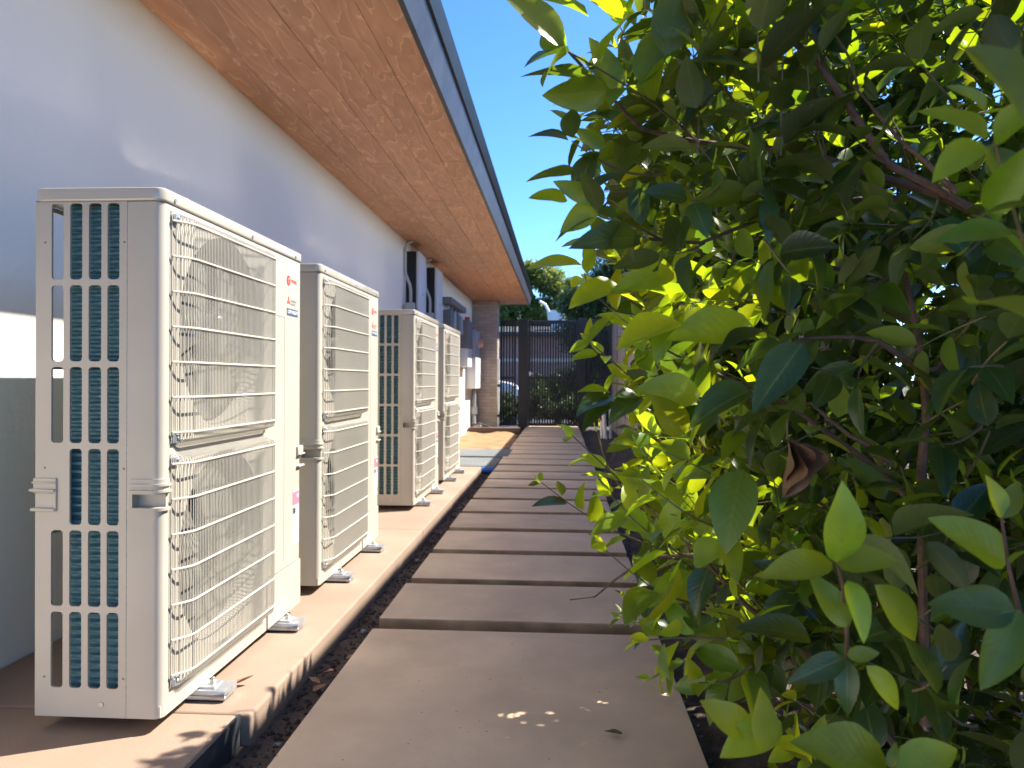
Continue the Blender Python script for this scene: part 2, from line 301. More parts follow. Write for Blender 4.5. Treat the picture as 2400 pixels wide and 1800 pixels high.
# ---------------------------------------------------------------- mesh helpers
class MB:
    def __init__(s): s.v = []; s.f = []
    def face(s, pts):
        i = len(s.v); s.v += [tuple(p) for p in pts]; s.f.append(tuple(range(i, i + len(pts))))
    def box(s, a, b):
        x0, y0, z0 = a; x1, y1, z1 = b; i = len(s.v)
        s.v += [(x0, y0, z0), (x1, y0, z0), (x1, y1, z0), (x0, y1, z0), (x0, y0, z1), (x1, y0, z1), (x1, y1, z1), (x0, y1, z1)]
        s.f += [(i + a_, i + b_, i + c_, i + d_) for a_, b_, c_, d_ in ((0, 3, 2, 1), (4, 5, 6, 7), (0, 1, 5, 4), (1, 2, 6, 5), (2, 3, 7, 6), (3, 0, 4, 7))]
    def tube(s, pts, r, n=6, r1=None, cap=True):
        pts = [Vector(p) for p in pts]; m = len(pts); rings = []
        up = Vector((0, 0, 1))
        for k, p in enumerate(pts):
            t = (pts[min(k + 1, m - 1)] - pts[max(k - 1, 0)]).normalized()
            if abs(t.dot(up)) > .95: up = Vector((1, 0, 0)) if abs(t.x) < .9 else Vector((0, 1, 0))
            a = t.cross(up).normalized(); b_ = a.cross(t)
            rr = r if r1 is None else r + (r1 - r) * k / (m - 1)
            i = len(s.v)
            for j in range(n):
                an = 2 * math.pi * j / n + math.pi / n
                s.v.append(tuple(p + a * (rr * math.cos(an)) + b_ * (rr * math.sin(an))))
            rings.append(i)
        for k in range(m - 1):
            for j in range(n):
                s.f.append((rings[k] + j, rings[k] + (j + 1) % n, rings[k + 1] + (j + 1) % n, rings[k + 1] + j))
        if cap:
            s.f.append(tuple(rings[0] + j for j in reversed(range(n)))); s.f.append(tuple(rings[-1] + j for j in range(n)))
    def strip(s, prof, z0, z1):
        for a, b_ in zip(prof[:-1], prof[1:]):
            s.face([(a[0], a[1], z0), (b_[0], b_[1], z0), (b_[0], b_[1], z1), (a[0], a[1], z1)])
    def prism(s, prof, axis, a, b_):
        """closed polygon (p, q) extruded along axis ('x','y','z')"""
        def P(p, t):
            return {'x': (t, p[0], p[1]), 'y': (p[0], t, p[1]), 'z': (p[0], p[1], t)}[axis]
        i = len(s.v); n = len(prof)
        s.v += [P(p, a) for p in prof] + [P(p, b_) for p in prof]
        s.f.append(tuple(i + k for k in reversed(range(n)))); s.f.append(tuple(i + n + k for k in range(n)))
        for k in range(n):
            s.f.append((i + k, i + (k + 1) % n, i + n + (k + 1) % n, i + n + k))
    def disc(s, c, r, axis='x', n=20, th=.001):
        prof = [(r * math.cos(2 * math.pi * k / n), r * math.sin(2 * math.pi * k / n)) for k in range(n)]
        if axis == 'x': s.prism([(c[1] + p, c[2] + q_) for p, q_ in prof], 'x', c[0], c[0] + th)
        elif axis == 'z': s.prism([(c[0] + p, c[1] + q_) for p, q_ in prof], 'z', c[2], c[2] + th)
        else: s.prism([(c[0] + p, c[2] + q_) for p, q_ in prof], 'y', c[1], c[1] + th)
    def build(s, name, mat, parent=None, bevel=0, seg=2, smooth=False, loc=None, fix=True):
        me = bpy.data.meshes.new(name); me.from_pydata(s.v, [], s.f)
        if fix or bevel:
            bm = bmesh.new(); bm.from_mesh(me)
            bmesh.ops.remove_doubles(bm, verts=bm.verts, dist=1e-5)
            if fix: bmesh.ops.recalc_face_normals(bm, faces=bm.faces)
            if bevel:
                es = [e for e in bm.edges if len(e.link_faces) == 2 and e.calc_face_angle(0) > .5]
                bmesh.ops.bevel(bm, geom=es, offset=bevel, segments=seg, affect='EDGES', profile=.6, clamp_overlap=True)
            bm.to_mesh(me); bm.free()
        if smooth:
            for p in me.polygons: p.use_smooth = True
            try: me.set_sharp_from_angle(angle=R(40))
            except Exception: pass
        me.materials.append(M[mat] if isinstance(mat, str) else mat)
        o = bpy.data.objects.new(name, me); col.objects.link(o)
        if parent: o.parent = parent
        if loc: o.location = loc
        return o

def tag(o, label=None, cat=None, group=None, kind=None):
    if label: o['label'] = label
    if cat: o['category'] = cat
    if group: o['group'] = group
    if kind: o['kind'] = kind
    return o

def empty(name, loc=(0, 0, 0), rz=0):
    o = bpy.data.objects.new(name, None); col.objects.link(o); o.location = loc; o.rotation_euler = (0, 0, rz)
    o.empty_display_size = .1
    return o

def kids(o): return [c for c in bpy.data.objects if c.parent == o]
def copy_tree(o, parent=None):
    c = o.copy(); col.objects.link(c); c.parent = parent
    for ch in kids(o): copy_tree(ch, c)
    return c

def text_mesh(name, s, size, mat, parent, M4, width=None, bold=0.0):
    cu = bpy.data.curves.new(name, 'FONT'); cu.body = s; cu.size = size; cu.align_x = 'LEFT'; cu.align_y = 'CENTER'; cu.offset = bold
    to = bpy.data.objects.new(name + '_tmp', cu); col.objects.link(to)
    dg = bpy.context.evaluated_depsgraph_get()
    me = bpy.data.meshes.new_from_object(to.evaluated_get(dg))
    bpy.data.objects.remove(to); bpy.data.curves.remove(cu)
    xs = [v.co.x for v in me.vertices]
    if width and xs:
        k = width / (max(xs) - min(xs))
        for v in me.vertices: v.co.x = (v.co.x - min(xs)) * k
    me.materials.clear(); me.materials.append(M[mat])
    me.transform(M4); me.name = name
    o = bpy.data.objects.new(name, me); col.objects.link(o); o.parent = parent
    return o

def hole_ring(rect, hole_pts):
    """faces (2D) filling the rectangle round a convex hole whose points are in 4 equal corner groups (++,-+,--,+-)"""
    x0, y0, x1, y1 = rect
    cor = [(x1, y1), (x0, y1), (x0, y0), (x1, y0)]
    n = len(hole_pts) // 4; out = []
    for k in range(4):
        g = hole_pts[k * n:(k + 1) * n]
        for a, b_ in zip(g[:-1], g[1:]): out.append([cor[k], b_, a])
        nx = hole_pts[((k + 1) % 4) * n]
        out.append([cor[k], cor[(k + 1) % 4], nx, g[-1]])
    return out

def rrect(x0, y0, x1, y1, r, n=5):
    pts = []
    for cx, cy, a0 in ((x1 - r, y1 - r, 0), (x0 + r, y1 - r, 90), (x0 + r, y0 + r, 180), (x1 - r, y0 + r, 270)):
        for k in range(n):
            a = R(a0 + 90 * k / (n - 1)); pts.append((cx + r * math.cos(a), cy + r * math.sin(a)))
    return pts

# ---------------------------------------------------------------- ground
SOIL = -0.058
def soil_h(x, y):
    return SOIL + .006 * math.sin(x * 31 + y * 17) * math.sin(y * 23 - x * 11) + .005 * math.sin(x * 57 + 3) * math.sin(y * 49)
def grid_sheet(name, x0, x1, y0, y1, step, mat, zfun):
    nx, ny = max(1, int((x1 - x0) / step)), max(1, int((y1 - y0) / step))
    v = [(x0 + (x1 - x0) * i / nx, y0 + (y1 - y0) * j / ny, 0) for j in range(ny + 1) for i in range(nx + 1)]
    v = [(x, y, zfun(x, y)) for x, y, _ in v]
    f = [(j * (nx + 1) + i, j * (nx + 1) + i + 1, (j + 1) * (nx + 1) + i + 1, (j + 1) * (nx + 1) + i) for j in range(ny) for i in range(nx)]
    mb = MB(); mb.v = v; mb.f = f
    return mb.build(name, mat, smooth=True, fix=False)
o = MB(); o.face([(-300, -300, -.10), (300, -300, -.10), (300, 400, -.10), (-300, 400, -.10)])
tag(o.build('ground', 'soil', fix=False), kind='structure')
tag(grid_sheet('soil', -1.72, 1.9, -.6, 15.9, .025, 'soil', lambda x, y: soil_h(x, y) + rng.uniform(-.0035, .0035)), kind='structure')
o = MB(); o.face([(-60, 16.6, -.092), (60, 16.6, -.092), (60, 60, -.092), (-60, 60, -.092)])
tag(o.build('street', 'asphalt', fix=False), kind='structure')
tag(grid_sheet('sand', -1.70, -.66, 10.75, 14.2, .06, 'sand', lambda x, y: -.028 + .02 * math.sin(x * 9 + y * 3) * math.sin(y * 5) + rng.uniform(-.006, .006) - .05 * max(0, (x + .9) / .25)), kind='structure')

# pad: cast concrete base of the units, three castings
PADX, PADZ = -0.82, 0.027
pad = tag(empty('pavement', (0, 0, 0)), kind='structure')
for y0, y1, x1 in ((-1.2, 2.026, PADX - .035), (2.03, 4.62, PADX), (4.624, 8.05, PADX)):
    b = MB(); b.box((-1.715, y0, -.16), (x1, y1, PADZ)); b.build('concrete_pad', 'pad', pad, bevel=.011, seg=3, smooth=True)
b = MB(); b.box((PADX - .033, -1.2, -.15), (PADX - .026, 2.024, PADZ + .002))
tag(b.build('edging_strip', 'fascia'), 'dark metal edging strip along the pad before the first foot bracket', 'edging strip')

# path of stepping slabs
path = tag(empty('path', (0, 0, 0)), kind='structure')
SL0, SL1 = -0.695, 0.358
ys = [(1.35, 2.86)] + [(2.985 + .625 * k, 2.985 + .625 * k + .525) for k in range(20)]
for i, (y0, y1) in enumerate(ys):
    b = MB()
    jx, jr = rng.uniform(-.006, .006), rng.uniform(-.004, .004)
    if i == 0: jx = 0
    b.box((SL0 + jx, y0 + jr, -.115), (SL1 + jx, y1 + jr, rng.uniform(-.003, .002)))
    o = b.build('paving_slab', 'slab', path, bevel=.006, seg=2, smooth=True)
    if i: o.rotation_euler = (0, rng.uniform(-.003, .003), 0); o.location.z = rng.uniform(-.003, .001)

# blue-grey pavers beyond the pad
for k, (y0, y1, x1, lab) in enumerate(((8.32, 9.25, -.70, 'blue-grey concrete paver just past the end of the pad'), (9.45, 10.45, -.64, 'blue-grey concrete paver next to the orange sand'))):
    b = MB(); b.box((-1.70, y0, -.10), (x1, y1, .004 - .002 * k))
    tag(b.build('paver', 'paver', bevel=.012, seg=2, smooth=True), lab, 'paver', 'blue-grey pavers along the wall')

# ---------------------------------------------------------------- house
WX, SOZ, SOX = -1.72, 2.455, -0.667
house = tag(empty('house', (WX, 6, 0)), 'white stuccoed house with deep brown plywood eaves over the row of units', 'house')
def hp(mb, *a, **k):   # parts of the house are modelled in world space; shift to the Empty
    o = mb.build(*a, parent=house, **k); o.location = (-house.location.x, -house.location.y, -house.location.z); return o
b = MB(); b.box((-6, -3.5, -.12), (WX, 15.40, 2.58)); hp(b, 'wall', 'wall')
b = MB(); b.box((-6.2, -3.6, 2.58), (-.70, 15.78, 2.64)); hp(b, 'roof', 'roof')
b = MB(); b.prism([(-.667, 2.450), (-.640, 2.444), (-.604, 2.592), (-.70, 2.592)], 'y', -3.6, 15.78); fas = hp(b, 'fascia', 'fascia')
b = MB(); b.prism([(-.6035, 2.5965), (-.590, 2.599), (-.556, 2.652), (-.70, 2.668), (-.70, 2.5965)], 'y', -3.6, 15.79); hp(b, 'drip_edge', 'gutter')
b = MB(); b.box((-6, 15.70, 2.454), (-.672, 15.775, 2.578)); hp(b, 'end_trim', 'fascia')
b = MB(); b.box((WX, -3.5, SOZ + .02), (SOX - .004, 15.69, SOZ + .06)); soff = hp(b, 'soffit', 'dark')
pw = (SOX - WX) / 6
for r in range(6):
    y = -3.5 - rng.uniform(0, 1.6)
    while y < 15.69:
        y1 = y + rng.choice((2.4, 2.4, 3.0, 1.8))
        a, c = max(y, -3.5), min(y1, 15.69)
        if c - a > .05:
            b = MB(); b.box((WX + r * pw + .0007, a + .0004, SOZ + rng.uniform(-.0012, .0012)), (WX + (r + 1) * pw - .0007, c - .0006, SOZ + .018))
            pl = b.build('plank', 'ply', soff, bevel=.0012, seg=1)
            pl.location = (0, 0, 0)
        y = y1
b = MB(); b.box((WX + .002, 14.99, -.10), (-1.235, 15.385, SOZ + .018)); pil = hp(b, 'pillar', 'mortar')
rows = 40; bh = (SOZ + .08) / rows
for k in range(rows):
    z0 = -.08 + k * bh
    off = .0 if k % 2 else .5
    W = (1.72 - 1.235); n = 2
    xs = [-1.718, -1.718 + W * .5 * (.5 if k % 2 else 1), -1.718 + W * (.75 if k % 2 else 1)] + ([-1.718 + W] if k % 2 else [])
    for xa, xb in zip(xs[:-1], xs[1:]):
        b = MB(); b.box((xa + .003, 14.975 + rng.uniform(-.003, .003), z0 + .004), (xb - .003 + (.004 if xb > -1.24 else 0), 14.995, z0 + bh - .004))
        b.build('brick', 'brick', pil)
    b = MB(); b.box((-1.24, 14.998, z0 + .004), (-1.226 + rng.uniform(-.003, .003), 15.38, z0 + bh - .004)); b.build('brick', 'brick', pil)

# ---------------------------------------------------------------- outdoor units
UW, UD, UH = 1.05, 0.33, 1.338
def make_unit(slotted=True, film=False):
    t = empty('outdoor_unit')
    lid_h = .034; ztop = UH - lid_h - .002
    sx = -.09
    # near side panel with slots
    b = MB(); thick = .007
    if slotted:
        cols = [(-.2885, -.257), (-.240, -.208), (-.191, -.158), (-.142, -.111)]
        rows_ = [(UH * (1 - .029 - .1545 * k - .144), UH * (1 - .029 - .1545 * k)) for k in range(6)]
        xs = [-.33, -.297, -.2485, -.1995, -.150, -.1015, sx - .001]
        zs = [0] + [UH * (1 - .029 - .1545 * k + .0052) for k in range(6, -1, -1)] + [ztop]
        for i in range(len(xs) - 1):
            for j in range(len(zs) - 1):
                rect = (xs[i], zs[j], xs[i + 1], zs[j + 1])
                ci, rj = i - 1, 6 - j
                if 0 <= ci < 4 and 0 <= rj < 6 and not (ci == 0 and rj == 3):
                    c0, c1 = cols[ci]; r0, r1 = rows_[rj]
                    hp_ = rrect(c0, r0, c1, r1, .009)
                    for f in hole_ring(rect, hp_): b.face([(p, 0, q_) for p, q_ in f])
                    n = len(hp_)
                    for k in range(n):
                        a, c = hp_[k], hp_[(k + 1) % n]
                        b.face([(a[0], 0, a[1]), (c[0], 0, c[1]), (c[0], thick, c[1]), (a[0], thick, a[1])])
                else:
                    b.face([(rect[0], 0, rect[1]), (rect[2], 0, rect[1]), (rect[2], 0, rect[3]), (rect[0], 0, rect[3])])
    else:
        b.face([(-.33, 0, 0), (sx - .001, 0, 0), (sx - .001, 0, ztop), (-.33, 0, ztop)])
    b.face([(-.33, 0, 0), (-.33, .012, 0), (-.33, .012, ztop), (-.33, 0, ztop)])
    b.build('side_panel', 'ivory', t)
    # corner cover: side strip, rounded corner, front stile (with hand-hole pocket)
    prof = [(sx, 0), (-.076, 0)] + [(-.022 - .0, 0)] + [(-.022 + .022 * math.sin(R(a)), .022 - .022 * math.cos(R(a))) for a in (15, 30, 45, 60, 75, 90)] + [(0, .036)]
    b = MB(); h0, h1 = .532, .566
    b.strip(prof, 0, h0); b.strip(prof, h1, ztop)
    b.strip(prof[:2], h0, h1); b.strip(prof[-2:], h0, h1)
    pk = prof[1:-1]; inn = [(-.076, .03), (-.03, .03), (-.03, .022), (0, .022)]
    for z in (h0, h1): b.face([(p[0], p[1], z) for p in pk] + [(0, .03, z), (-.076, .03, z)])
    b.face([(-.076, 0, h0), (-.076, .03, h0), (-.076, .03, h1), (-.076, 0, h1)])
    b.face([(-.076, .03, h0), (0, .03, h0), (0, .03, h1), (-.076, .03, h1)])
    b.build('corner_cover', 'ivory', t, smooth=True)
    # front panel with two fan openings
    b = MB(); y0, y1 = .0365, .704
    zc = (.365, .990); rad = .283; zmid = (zc[0] + zc[1]) / 2
    for z_a, z_b, c in ((.052, zmid, zc[0]), (zmid, 1.296, zc[1])):
        hpnt = [(.37 + rad * math.cos(R(4.5 + 360 * k / 40)), c + rad * math.sin(R(4.5 + 360 * k / 40))) for k in range(40)]
        for f in hole_ring((y0, z_a, y1, z_b), hpnt): b.face([(0, p, q_) for p, q_ in f])
    b.face([(0, y0, 0), (0, y1, 0), (0, y1, .052), (0, y0, .052)])
    b.face([(0, y0, 1.296), (0, y1, 1.296), (0, y1, ztop), (0, y0, ztop)])
    b.build('front_panel', 'ivory', t)
    # bell mouths
    for c in zc:
        b = MB(); prof_b = [(0, rad), (-.012, rad - .004), (-.03, rad - .016), (-.055, rad - .026), (-.10, rad - .028)]
        n = 48
        for (xa, ra), (xb, rb_) in zip(prof_b[:-1], prof_b[1:]):
            for k in range(n):
                a0, a1 = R(4.5 + 360 * k / n), R(4.5 + 360 * (k + 1) / n)
                b.face([(xa, .37 + ra * math.cos(a0), c + ra * math.sin(a0)), (xa, .37 + ra * math.cos(a1), c + ra * math.sin(a1)),
                        (xb, .37 + rb_ * math.cos(a1), c + rb_ * math.sin(a1)), (xb, .37 + rb_ * math.cos(a0), c + rb_ * math.sin(a0))])
        b.build('bell_mouth', 'ivory', t, smooth=True)
        # fan: hub and three broad swept blades
        f = MB(); f.tube([(-.10, .37, c), (-.035, .37, c), (-.022, .37, c)], .062, 24)
        fan = f.build('fan', 'fan_grey', t, smooth=True)
        for bl in range(3):
            g = MB(); m_, nn = 9, 6; grid = []
            a_off = bl * 120 + (17 if c > .6 else 58)
            for i in range(m_):
                row = []
                for j in range(nn):
                    rr = .055 + (.252 - .055) * j / (nn - 1)
                    sweep = 10 * (j / (nn - 1)) ** 2
                    wid = 116 + 3 * math.sin(j)
                    a = R(a_off + sweep + wid * (i / (m_ - 1) - .5))
                    x = -.055 + .026 * (i / (m_ - 1) - .5) + .006 * math.sin(math.pi * i / (m_ - 1))
                    row.append((x, .37 + rr * math.cos(a), c + rr * math.sin(a)))
                grid.append(row)
            for i in range(m_ - 1):
                for j in range(nn - 1):
                    g.face([grid[i][j], grid[i + 1][j], grid[i + 1][j + 1], grid[i][j + 1]])
            g.build('blade', 'fan_grey', fan, smooth=True)
    if film:
        b = MB(); n, m_ = 18, 9; g = []
        for i in range(n + 1):
            row = []
            for j in range(m_):
                a = R(-35 + 230 * i / n); rr = .045 + .125 * j / (m_ - 1)
                row.append((-.026 + rng.uniform(-.012, .016), .385 + rr * math.cos(a), zc[1] - .02 + rr * math.sin(a) * .62))
            g.append(row)
        for i in range(n):
            for j in range(m_ - 1): b.face([g[i][j], g[i + 1][j], g[i + 1][j + 1], g[i][j + 1]])
        fo = b.build('plastic_film', 'film', t, fix=False); fo['label'] = 'crumpled clear plastic film round the upper fan hub'
    # right-hand service panels
    rp = [(0, .7055), (0, UW - .020)] + [(-.020 + .020 * math.cos(R(a)), UW - .020 + .020 * math.sin(R(a))) for a in (15, 30, 45, 60, 75, 90)] + [(-.33, UW)]
    b = MB(); b.strip(rp, .172, ztop); b.build('service_panel', 'ivory', t, smooth=True)
    rp2 = [(-.002, .7055), (.005, .7065)] + [(p[0] + .005, p[1] + (.003 if p[1] > 1.02 else 0)) for p in rp[1:-1]] + [(-.33, UW + .003)]
    b = MB(); b.strip(rp2, .004, .168)
    b.face([(p[0], p[1], .168) for p in rp2] + [(-.33, .7055, .168)])
    b.build('lower_cover', 'ivory', t, smooth=True)
    # embossed lines of the service panel
    b = MB(); b.box((-.001, .735, 1.082), (.0012, .868, 1.086)); b.box((-.001, .868, .20), (.0010, .8705, 1.086)); b.build('panel_rib', 'ivory', t)
    # lid
    b = MB(); b.prism(rrect(-.334, -.004, .005, UW + .004, .024, 6), 'z', UH - lid_h, UH); b.build('top_lid', 'lid', t, bevel=.006, seg=3, smooth=True)
    # base tray and inner cavity
    b = MB(); b.box((-.325, .004, .002), (-.004, UW - .004, .03)); b.build('base_tray', 'ivory', t)
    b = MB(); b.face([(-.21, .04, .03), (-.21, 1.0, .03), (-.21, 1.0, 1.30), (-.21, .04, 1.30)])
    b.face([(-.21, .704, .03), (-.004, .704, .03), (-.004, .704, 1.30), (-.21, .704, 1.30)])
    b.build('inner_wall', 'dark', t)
    # coils: corrugated fin blocks at the side and the rear
    b = MB(); pitch = .0215; nz = 480
    zz = [.03 + (1.27) * k / nz for k in range(nz + 1)]
    def wav(z): return .0075 * math.tanh(2.6 * math.sin(2 * math.pi * z / pitch))
    for za, zb in zip(zz[:-1], zz[1:]):
        ya, yb = .030 + wav(za), .030 + wav(zb)
        b.face([(-.270, ya, za), (-.095, ya, za), (-.095, yb, zb), (-.270, yb, zb)])
        xa, xb = -.270 - wav(za) * .8, -.270 - wav(zb) * .8
        b.face([(xa, .030, za), (xa, .95, za), (xb, .95, zb), (xb, .030, zb)])
    b.build('coil', 'coil', t, smooth=True, fix=False)
    b = MB()
    for z in (.02, .45, .88, 1.29): b.box((-.33, .015, z), (-.326, UW - .01, z + .012))
    for y in (.012, UW - .02): b.box((-.33, y, .02), (-.322, y + .008, 1.30))
    b.build('rear_frame', 'ivory', t)
    # grilles
    def gx(y):   # bulge of the wire basket
        e = min((y - .042) / .068, (.702 - y) / .022)
        e = max(0, min(1, e)); return .004 + .032 * math.sin(e * math.pi / 2)
    for zt, zb in ((1.288, .690), (.664, .062)):
        b = MB(); n = 70
        for k in range(n + 1):
            y = .042 + (.66) * k / n; x = gx(y)
            pts = [(.002, y, zt), (max(.004, x - .004), y, zt - .012), (x, y, zt - .030), (x, y, zb + .030), (max(.004, x - .004), y, zb + .010), (.002, y, zb)]
            b.tube(pts, .0015, 5, cap=False)
        gr = b.build('grille', 'wire_thin', t, fix=False)
        for k in range(7):
            z = zt - .026 - k * .0905
            ysr = [.040, .054, .070, .090, .11, .14, .30, .50, .66, .685, .704]
            c = MB(); c.tube([(gx(y) + .003, y, z) for y in ysr], .0030, 6); c.build('cross_wire', 'ivory_wire', gr, smooth=True)
        for z in (zt - .016, zb + .014):
            c = MB(); c.box((.001, .045, z - .012), (.012, .075, z + .010)); c.disc((.012, .060, z), .006, 'x', 8, .004)
            c.build('clip', 'steel', gr, bevel=.002, seg=1)
    # hand grips
    b = MB()
    for z0, z1, pr in ((.566, .604, .004), (.586, .592, .009), (.570, .576, .010), (.524, .532, .007)):
        pf = [(-.080, 0), (-.080, -pr), (-.022, -pr)] + [(-.022 + (.022 + pr) * math.sin(R(a)), .022 - (.022 + pr) * math.cos(R(a))) for a in (20, 45, 70, 90)] + [(pr, .034), (0, .034)] + [(-.022 + .022 * math.sin(R(a)), .022 - .022 * math.cos(R(a))) for a in (75, 45, 15)]
        b.prism(pf, 'z', z0, z1)
    b.build('hand_grip', 'ivory', t, smooth=True)
    b = MB()
    for z0, z1, pr in ((.566, .604, .004), (.590, .595, .007), (.570, .577, .011), (.520, .528, .009)):
        b.box((-.330 - pr, -pr, z0), (-.274, .01, z1))
    b.box((-.279, -.005, .520), (-.272, .006, .604)); b.box((-.33, -.001, .528), (-.279, .006, .566))
    b.build('hand_grip', 'ivory', t, bevel=.0018, seg=1, smooth=True)
    b = MB()
    for z0, z1, pr in ((.566, .604, .008), (.570, .576, .014), (.524, .532, .012)):
        b.box((-.05, UW - .05, z0), (pr, UW + pr, z1))
    b.build('hand_grip', 'ivory', t, bevel=.002, seg=1, smooth=True)
    # lid and panel screws
    for y in (.055, .56, .97):
        b = MB(); b.disc((.0045, y, UH - .022), .0055, 'x', 8, .004); b.build('screw', 'steel', t)
    for x, z in ((-.305, 1.20), (-.098, 1.20), (-.305, .63), (-.098, .63), (-.305, .10), (-.098, .10)):
        b = MB(); b.disc((x, -.001, z), .0028, 'y', 8, .003); b.build('screw', 'darkgrey', t)
    b = MB(); b.disc((-.155, -.003, .034), .006, 'y', 10, .004); b.build('bolt', 'steel', t)
    # print on the service panel (text runs along +y, upright along +z, facing +x)
    FX = .0012
    def TM(y, z): return Matrix(((0, 0, 1, FX), (1, 0, 0, y), (0, 1, 0, z), (0, 0, 0, 1)))
    b = MB(); b.disc((0, .908, 1.220), .0185, 'x', 24, FX); em = b.build('round_emblem', 'red', t)
    b = MB(); b.box((FX, .8975, 1.2245), (FX + .0004, .9185, 1.228)); b.box((FX, .9062, 1.209), (FX + .0004, .9098, 1.2245))
    b.build('emblem_mark', 'ivory', em)
    text_mesh('lettering', 'TRANE', .0165, 'red', t, TM(.936, 1.2205), .058, .0006)
    b = MB()
    cy, cz, s = .908, 1.1445, .0105
    for a in (90, 210, 330):
        ux, uz = math.cos(R(a)), math.sin(R(a)); pxx, pzz = -uz, ux
        pts = [(cy, cz), (cy + s * .87 * ux + s * .5 * pxx, cz + s * .87 * uz + s * .5 * pzz), (cy + s * 1.74 * ux, cz + s * 1.74 * uz), (cy + s * .87 * ux - s * .5 * pxx, cz + s * .87 * uz - s * .5 * pzz)]
        b.prism(pts, 'x', 0, FX)
    b.build('diamond_emblem', 'red', t)
    text_mesh('lettering', 'MITSUBISHI', .0105, 'text_grey', t, TM(.932, 1.1475), .062, .0003)
    text_mesh('lettering', 'ELECTRIC', .0105, 'text_grey', t, TM(.932, 1.1355), .050, .0003)
    b = MB(); b.box((0, .892, 1.0925), (FX, 1.008, 1.118)); pl = b.build('name_plate', 'navy', t)
    text_mesh('lettering', 'CITY MULTI', .017, 'white_print', pl, Matrix(((0, 0, 1, FX + .0006), (1, 0, 0, .898), (0, 1, 0, 1.1055), (0, 0, 0, 1))), .104, .0004)
    b = MB(); b.box((0, .962, .386), (FX, 1.028, .441)); st = b.build('warning_label', 'pink', t)
    b = MB(); b.box((FX, .962, .434), (FX + .0003, 1.028, .441)); b.box((FX, 1.006, .41), (FX + .0003, 1.02, .425)); b.build('label_print', 'label', st)
    b = MB(); b.box((0, .962, .236), (FX, 1.028, .382)); st = b.build('rating_label', 'label', t)
    b = MB(); b.box((FX, .964, .352), (FX + .0003, .988, .374)); b.build('label_print', 'black_print', st)
    b = MB()
    for k in range(19):
        z = .344 - k * .0052
        b.box((FX, .966, z), (FX + .0003, .966 + rng.uniform(.03, .058), z + .0026))
    for k in range(4): b.box((FX, .992 + .008 * k, .354), (FX + .0003, .996 + .008 * k, .376))
    b.box((FX, 1.010, .252), (FX + .0003, 1.024, .27)); b.build('label_print', 'label_txt', st)
    # feet: rubber block under a folded galvanised bracket
    for y in (.235, .835):
        b = MB(); b.box((-.36, y - .035, -.036), (.072, y + .035, -.018)); ft = b.build('rubber_foot', 'rubber', t, bevel=.003, seg=1)
        b = MB(); b.box((-.36, y - .040, -.018), (.080, y + .040, -.004)); b.box((-.36, y - .040, -.030), (.080, y - .0365, -.018)); b.box((.0765, y - .040, -.028), (.080, y + .040, -.018))
        br = b.build('bracket', 'steel', ft, bevel=.003, seg=2, smooth=True)
        b = MB(); b.box((.0, y - .028, -.0045), (.045, y + .028, .0015)); b.tube([(.028, y, 0), (.028, y, .012)], .009, 6); b.tube([(.028, y, .012), (.028, y, .020)], .0045, 8)
        b.build('bolt', 'steel', ft, bevel=.001, seg=1)
    return t

U0 = .063
G_U = 'outdoor units in a row on the concrete pad'
unit = make_unit(True, True)
unit.location = (-1.0, 1.90, U0)
tag(unit, 'cream outdoor unit with crumpled clear film behind its grille, standing by the metal edging strip', 'outdoor unit', G_U)
plain = make_unit(False, False); plain.location = (-1.0, 3.18, U0)
tag(plain, 'cream outdoor unit with a plain blank end panel, close behind the film-fronted one', 'outdoor unit', G_U)
for y, lab in ((5.275, 'cream outdoor unit with slotted end panel in full view after the gap in the row'), (6.64, 'last cream outdoor unit, nearly touching the slotted one, by the blue-grey pavers')):
    c = copy_tree(unit)
    for ch in kids(c):
        if ch.name.startswith('plastic_film'): bpy.data.objects.remove(ch)
    c.location = (-1.0, y, U0); c['label'] = lab

# ---------------------------------------------------------------- things on the house wall
def cabinet(y0, y1, z0, z1, xp, label):
    t = tag(empty('wall_cabinet', (WX, (y0 + y1) / 2, z0)), label, 'wall cabinet', 'tall cabinets on the wall under the eaves')
    L = t.location
    b = MB(); b.box((0.001, y0 - L.y, 0), (xp - WX - .03, y1 - L.y, z1 - z0)); b.build('body', 'black', t, bevel=.006)
    b = MB(); b.box((xp - WX - .029, y0 - L.y - .001, .0), (xp - WX, y1 - L.y, z1 - z0)); b.build('front_cover', 'palebox', t, bevel=.008, smooth=True)
    b = MB(); b.disc((xp - WX, 0, (z1 - z0) * .62), .012, 'x', 12, .003); b.build('status_light', 'darkgrey', t)
    return t
cabinet(8.55, 9.02, 1.15, 2.345, -1.575, 'tall black-sided wall cabinet with pale front, closer to the outdoor units')
cabinet(9.80, 10.28, 1.15, 2.345, -1.575, 'tall black-sided wall cabinet with pale front, next to the grey wiring trough')
def conduit(yc, zb, lab):
    t = tag(empty('conduit', (WX, yc, zb)), lab, 'conduit', 'bent grey conduits beside the wall cabinets')
    pts = [(.095, 0, 2.43 - zb), (.035, 0, 2.41 - zb), (.018, 0, 2.36 - zb), (.018, 0, 2.13 - zb), (.022, 0, 2.08 - zb), (.070, 0, 1.96 - zb), (.080, 0, 1.90 - zb), (.080, 0, .16)]
    b = MB(); b.tube(pts, .016, 10); b.build('pipe', 'conduit', t, smooth=True)
    b = MB(); b.box((.035, -.06, -.18), (.125, .04, .16)); b.build('junction_box', 'greybox', t, bevel=.004)
conduit(8.42, 1.60, 'bent grey conduit with junction box before the first black-sided cabinet')
conduit(9.68, 1.60, 'bent grey conduit with junction box between the two black-sided cabinets')

